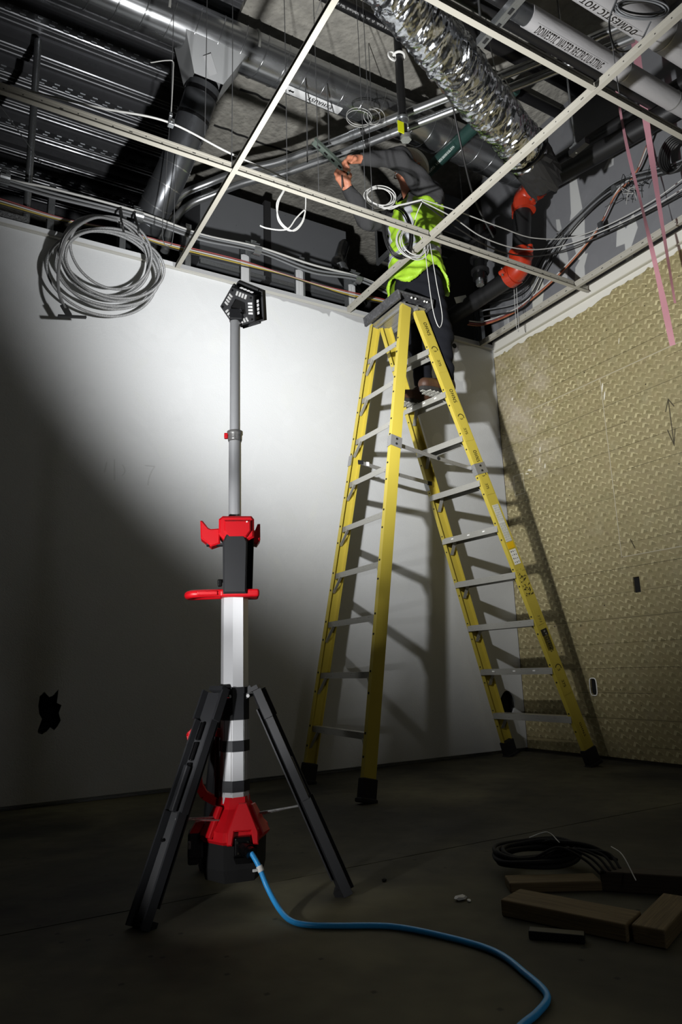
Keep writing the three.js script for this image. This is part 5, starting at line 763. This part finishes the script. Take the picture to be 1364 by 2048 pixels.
  W('hanger_wire', 'long wire loop hanging in front of the left main tee end', 'wire', [[-2.68, 3.6, 0.3], [-2.685, 3.3, 0.3], [-2.69, 3.06, 0.3], [-2.705, 3.0, 0.3], [-2.735, 3.0, 0.3], [-2.75, 3.06, 0.3], [-2.745, 3.3, 0.3], [-2.72, 3.95, 0.3]], 0.0026, M.steelWire, 'ceiling hanger wires');
  W('hanger_wire', 'bright wire loop hanging in front of the black jeans', 'wire', [[-1.34, 3.1, 0.9], [-1.32, 2.85, 0.89], [-1.29, 2.6, 0.89], [-1.262, 2.545, 0.89], [-1.236, 2.6, 0.89], [-1.262, 2.85, 0.89], [-1.3, 3.1, 0.9]], 0.0026, M.whiteWire, 'ceiling hanger wires');
  W('hanger_wire', 'dark slanting rod crossing the middle main tee', 'wire', [[-1.47, 4.0, 1.35], [-1.434, 3.9, 1.319], [-1.263, 3.6, 1.195], [-1.019, 3.4, 1.019], [-0.815, 3.25, 0.941]], 0.006, M.darkWire, 'ceiling hanger wires');
  W('hanger_wire', 'hanger wire loop poking below the right main tee', 'wire', [[-0.19, 3.6, 0.5], [-0.185, 3.2, 0.46], [-0.175, 2.98, 0.45], [-0.165, 2.97, 0.45], [-0.16, 3.0, 0.45], [-0.17, 3.2, 0.47], [-0.18, 3.5, 0.5]], 0.0024, M.whiteWire, 'ceiling hanger wires');
  W('loose_wire', 'bright bent wire end sticking out near the deck at the top', 'wire', [[-2.09, 4.25, 0.98], [-2.06, 4.36, 0.99], [-2.05, 4.4, 0.99]], 0.003, M.whiteWire);
  W('loose_wire', 'thin wire slanting down at the far left edge', 'wire', [[-3.72, 3.75, 0.2], [-3.55, 3.55, 0.2], [-3.4, 3.36, 0.2]], 0.003, M.steelWire);
  // pink ribbons
  const ribbon = (label, pts, w0, w1) => {
    const T = thing('pink_ribbon', label, 'ribbon'), c = new THREE.CatmullRomCurve3(pts.map((p) => V(...p))), n = 90, pos = [], idx = [];
    for (let i = 0; i <= n; i++) { const t = i / n, p = c.getPointAt(t), a = 0.75 + 0.45 * Math.sin(t * 7 + w0 * 90) + 0.2 * Math.sin(t * 19), k = (w0 + (w1 - w0) * t) * (0.46 + 0.05 * Math.sin(t * 23) + 0.03 * hash(i, 3, 12)); pos.push(p.x - k * Math.cos(a), p.y, p.z - k * Math.sin(a), p.x + k * Math.cos(a), p.y, p.z + k * Math.sin(a)); if (i) { const q = i * 2; idx.push(q - 2, q - 1, q, q - 1, q + 1, q); } }
    const g = new THREE.BufferGeometry(); g.setAttribute('position', new THREE.Float32BufferAttribute(pos, 3)); g.setIndex(idx); g.computeVertexNormals(); part('strip', g, M.pink, T);
  };
  ribbon('pink ribbon reaching lowest over the khaki wall, widening downwards', [[-0.3, 4.24, 1.575], [-0.3, 3.6, 1.6], [-0.3, 3.16, 1.64], [-0.3, 2.7, 1.675], [-0.3, 2.28, 1.7]], 0.012, 0.034);
  ribbon('pink ribbon, wide at the top, ending higher with a frayed tip', [[-0.31, 4.55, 1.765], [-0.31, 4.0, 1.75], [-0.3, 3.5, 1.742], [-0.3, 2.95, 1.745], [-0.3, 2.51, 1.75]], 0.06, 0.014);
}
// ================================================================ things on the floor
{
  const board = (label, a, b, w, h, mat) => { const g = rbx(a.distanceTo(b), h, w, 0.004); const uv = g.attributes.uv; const d = b.clone().sub(a).normalize(), s = d.clone().cross(V(0, 1, 0)).normalize(); basis(g, d, V(0, 1, 0), s.negate(), a.clone().lerp(b, 0.5)); return solo('timber_offcut', g, mat, label, 'timber', 'timber offcuts on the floor'); };
  board('pale timber offcut lying nearest on the floor in front of the cables', V(-2.378, 0.0195, 2.375), V(-2.275, 0.0195, 2.66), 0.105, 0.038, M.wood);
  board('pale timber offcut cut off by the right edge of the picture', V(-2.3, 0.0195, 2.715), V(-2.06, 0.0195, 2.62), 0.07, 0.038, M.wood);
  board('pale timber offcut under the black cable coil', V(-2.27, 0.0135, 2.245), V(-2.06, 0.0135, 2.375), 0.075, 0.026, M.wood);
  board('dark timber plank running back to the right edge behind the coil', V(-2.06, 0.0255, 2.385), V(-1.81, 0.0255, 2.69), 0.06, 0.05, M.darkWood);
  solo('metal_offcut', rbx(0.12, 0.018, 0.03, 0.003).rotateY(-0.85).translate(-2.43, 0.0095, 2.575), M.iron, 'thin dark bar lying in front of the nearest timber offcut', 'offcut');
  const C = thing('black_cable_coil', 'flat coil of black cable lying on the floor at the right', 'cable coil'), cm = M.rubber;
  for (let i = 0; i < 9; i++) { const pts = [], rx = 0.135 - (i % 3) * 0.009, o = i * 0.4; for (let k = 0; k < 18; k++) { const a = k / 18 * 2 * Math.PI; pts.push(V(-2.075 + (hash(i, 1, 9) - 0.5) * 0.03 + rx * Math.cos(a), 0.038 + Math.floor(i / 3) * 0.011 + 0.003 * Math.sin(a * 3 + o), 2.165 + (hash(i, 2, 9) - 0.5) * 0.03 + rx * 0.72 * Math.sin(a))); } part('turn', tube(pts, 0.0062, 7, 4, true), cm, C); }
  for (let i = 0; i < 6; i++) part('cable_end', tube([V(-2.0, 0.05 + i * 0.004, 2.09 + i * 0.012), V(-1.95, 0.052 + i * 0.003, 2.16 + i * 0.02), V(-1.93 + i * 0.006, 0.05 - i * 0.004, 2.25 + i * 0.012)], 0.0058, 7, 8), cm, C);
  for (let i = 0; i < 5; i++) part('loose_strand', tube([V(-2.17 + i * 0.03, 0.07, 2.26), V(-2.13 + i * 0.03, 0.098 - i * 0.006, 2.31), V(-2.1 + i * 0.025, 0.075, 2.37), V(-2.1 + i * 0.02, 0.05, 2.42)], 0.0038, 6, 7), cm, C);
  solo('string_tie', tube([V(-2.085, 0.09, 2.15), V(-2.06, 0.11, 2.2), V(-2.075, 0.095, 2.26)], 0.0016, 5, 8), M.label, 'pale bit of string looped over the black cable coil', 'string');
  solo('string_tie', tube([V(-2.0, 0.095, 2.38), V(-2.03, 0.09, 2.44), V(-2.06, 0.045, 2.5)], 0.0016, 5, 8), M.label, 'pale bit of string hanging over the dark plank', 'string');
  [[-2.43, 2.24, 0.02, M.label, 'pale chip of debris left of the timber'], [-2.42, 2.262, 0.009, M.label, 'tiny pale crumb beside the larger chip'], [-1.86, 2.35, 0.016, M.rubber, 'dark crumb of debris behind the dark plank'], [-1.88, 2.4, 0.012, M.rubber, 'smaller dark crumb near the right edge'], [-2.5, 1.98, 0.012, M.rubber, 'dark crumb on the floor joint right of the tower']].forEach(([x, z, s, m, l], i) => solo('debris_chip', new THREE.DodecahedronGeometry(s, 0).scale(1, 0.35, 0.6).rotateY(i).translate(x, s * 0.33, z), m, l, 'debris'));
}
// ================================================================ added lamps, out of the picture, put in to brighten the tower light
{
  const K = thing('added_spot_lamp_stand', 'added unseen slim stand with four small barrel spot lamps aimed at the tower light', 'lamp', [-3.8, 0, 2.5]);
  part('base', lathe([[0, 0], [0.13, 0], [0.13, 0.012], [0.02, 0.03], [0, 0.03]], 24), M.rubber, K); part('pole', cyl(0.012, 0.012, 1.05, 12, 0, 0.55, 0), M.iron, K);
  const aims = [[0.28, V(-2.89, 0.21, 1.96), 0.36, 0.5], [0.46, V(-2.91, 0.55, 1.86), 0.3, 1], [0.7, V(-2.91, 0.98, 1.86), 0.28, 1.7], [1.0, V(-2.9, 1.56, 1.86), 0.33, 1.8]];
  aims.forEach(([y, to, ang, k]) => { const at = V(-3.8, y, 2.5), d = to.clone().sub(at).normalize(), o = V(-3.8, 0, 2.5); const c = at.clone().addScaledVector(d, 0.05).sub(o), e = at.clone().addScaledVector(d, 0.16).sub(o);
    const b = part('barrel', (() => { const g = new THREE.CylinderGeometry(0.038, 0.034, 1, 20, 1, true).translate(0, 0.5, 0); return between(g, c, e); })(), std({ color: 0x111111, roughness: 0.6, side: THREE.DoubleSide }), K);
    part('added_spot_lamp_glass', rod(c.clone().addScaledVector(d, 0.03), c.clone().addScaledVector(d, 0.036), 0.03, 18), std({ color: 0xffffff, emissive: 0xffffff, emissiveIntensity: 2 }), b);
    part('yoke', rod(V(0, c.y, 0), c, 0.01, 8), M.iron, b);
    const l = spot(ADDED_KEY_LIGHT * k, at.clone().addScaledVector(d, 0.125), to, ang, 0.5, 1.0); l.name = 'added_spot_lamp'; });
  const S = thing('added_strip_softbox', 'added unseen tall strip softbox on a stand to the right of the camera', 'lamp', [-2.42, 0, 4.6]), to = V(-2.91, 1.0, 1.85).sub(V(-2.42, 1.15, 4.6)).normalize(), turn = Math.atan2(to.x, to.z);
  part('stand', [cyl(0.014, 0.014, 1.0, 12, 0, 0.5, 0), ...[0, 2.1, 4.2].map((a) => rod(V(0, 0.25, 0), V(0.35 * Math.cos(a), 0.012, 0.35 * Math.sin(a)), 0.01, 8))], M.iron, S);
  const bxg = part('added_softbox_shell', bx(0.2, 1.0, 0.2).rotateY(turn).translate(-0.13 * Math.sin(turn), 1.15, -0.13 * Math.cos(turn)), M.rubber, S);
  part('added_softbox_lamp_face', bx(0.17, 0.94, 0.004).rotateY(turn).translate(-0.026 * Math.sin(turn), 1.15, -0.026 * Math.cos(turn)), std({ color: 0xffffff, emissive: 0xffffff, emissiveIntensity: 0.4 }), bxg);
  const l = new THREE.RectAreaLight(0xffffff, ADDED_SOFTBOX, 0.14, 0.9); l.name = 'added_softbox_lamp'; l.position.set(-2.42, 1.15, 4.6).addScaledVector(V(Math.sin(turn), 0, Math.cos(turn)), -0.015); l.lookAt(l.position.clone().add(V(Math.sin(turn), 0, Math.cos(turn)))); scene.add(l);
}
renderer.render(scene, camera);
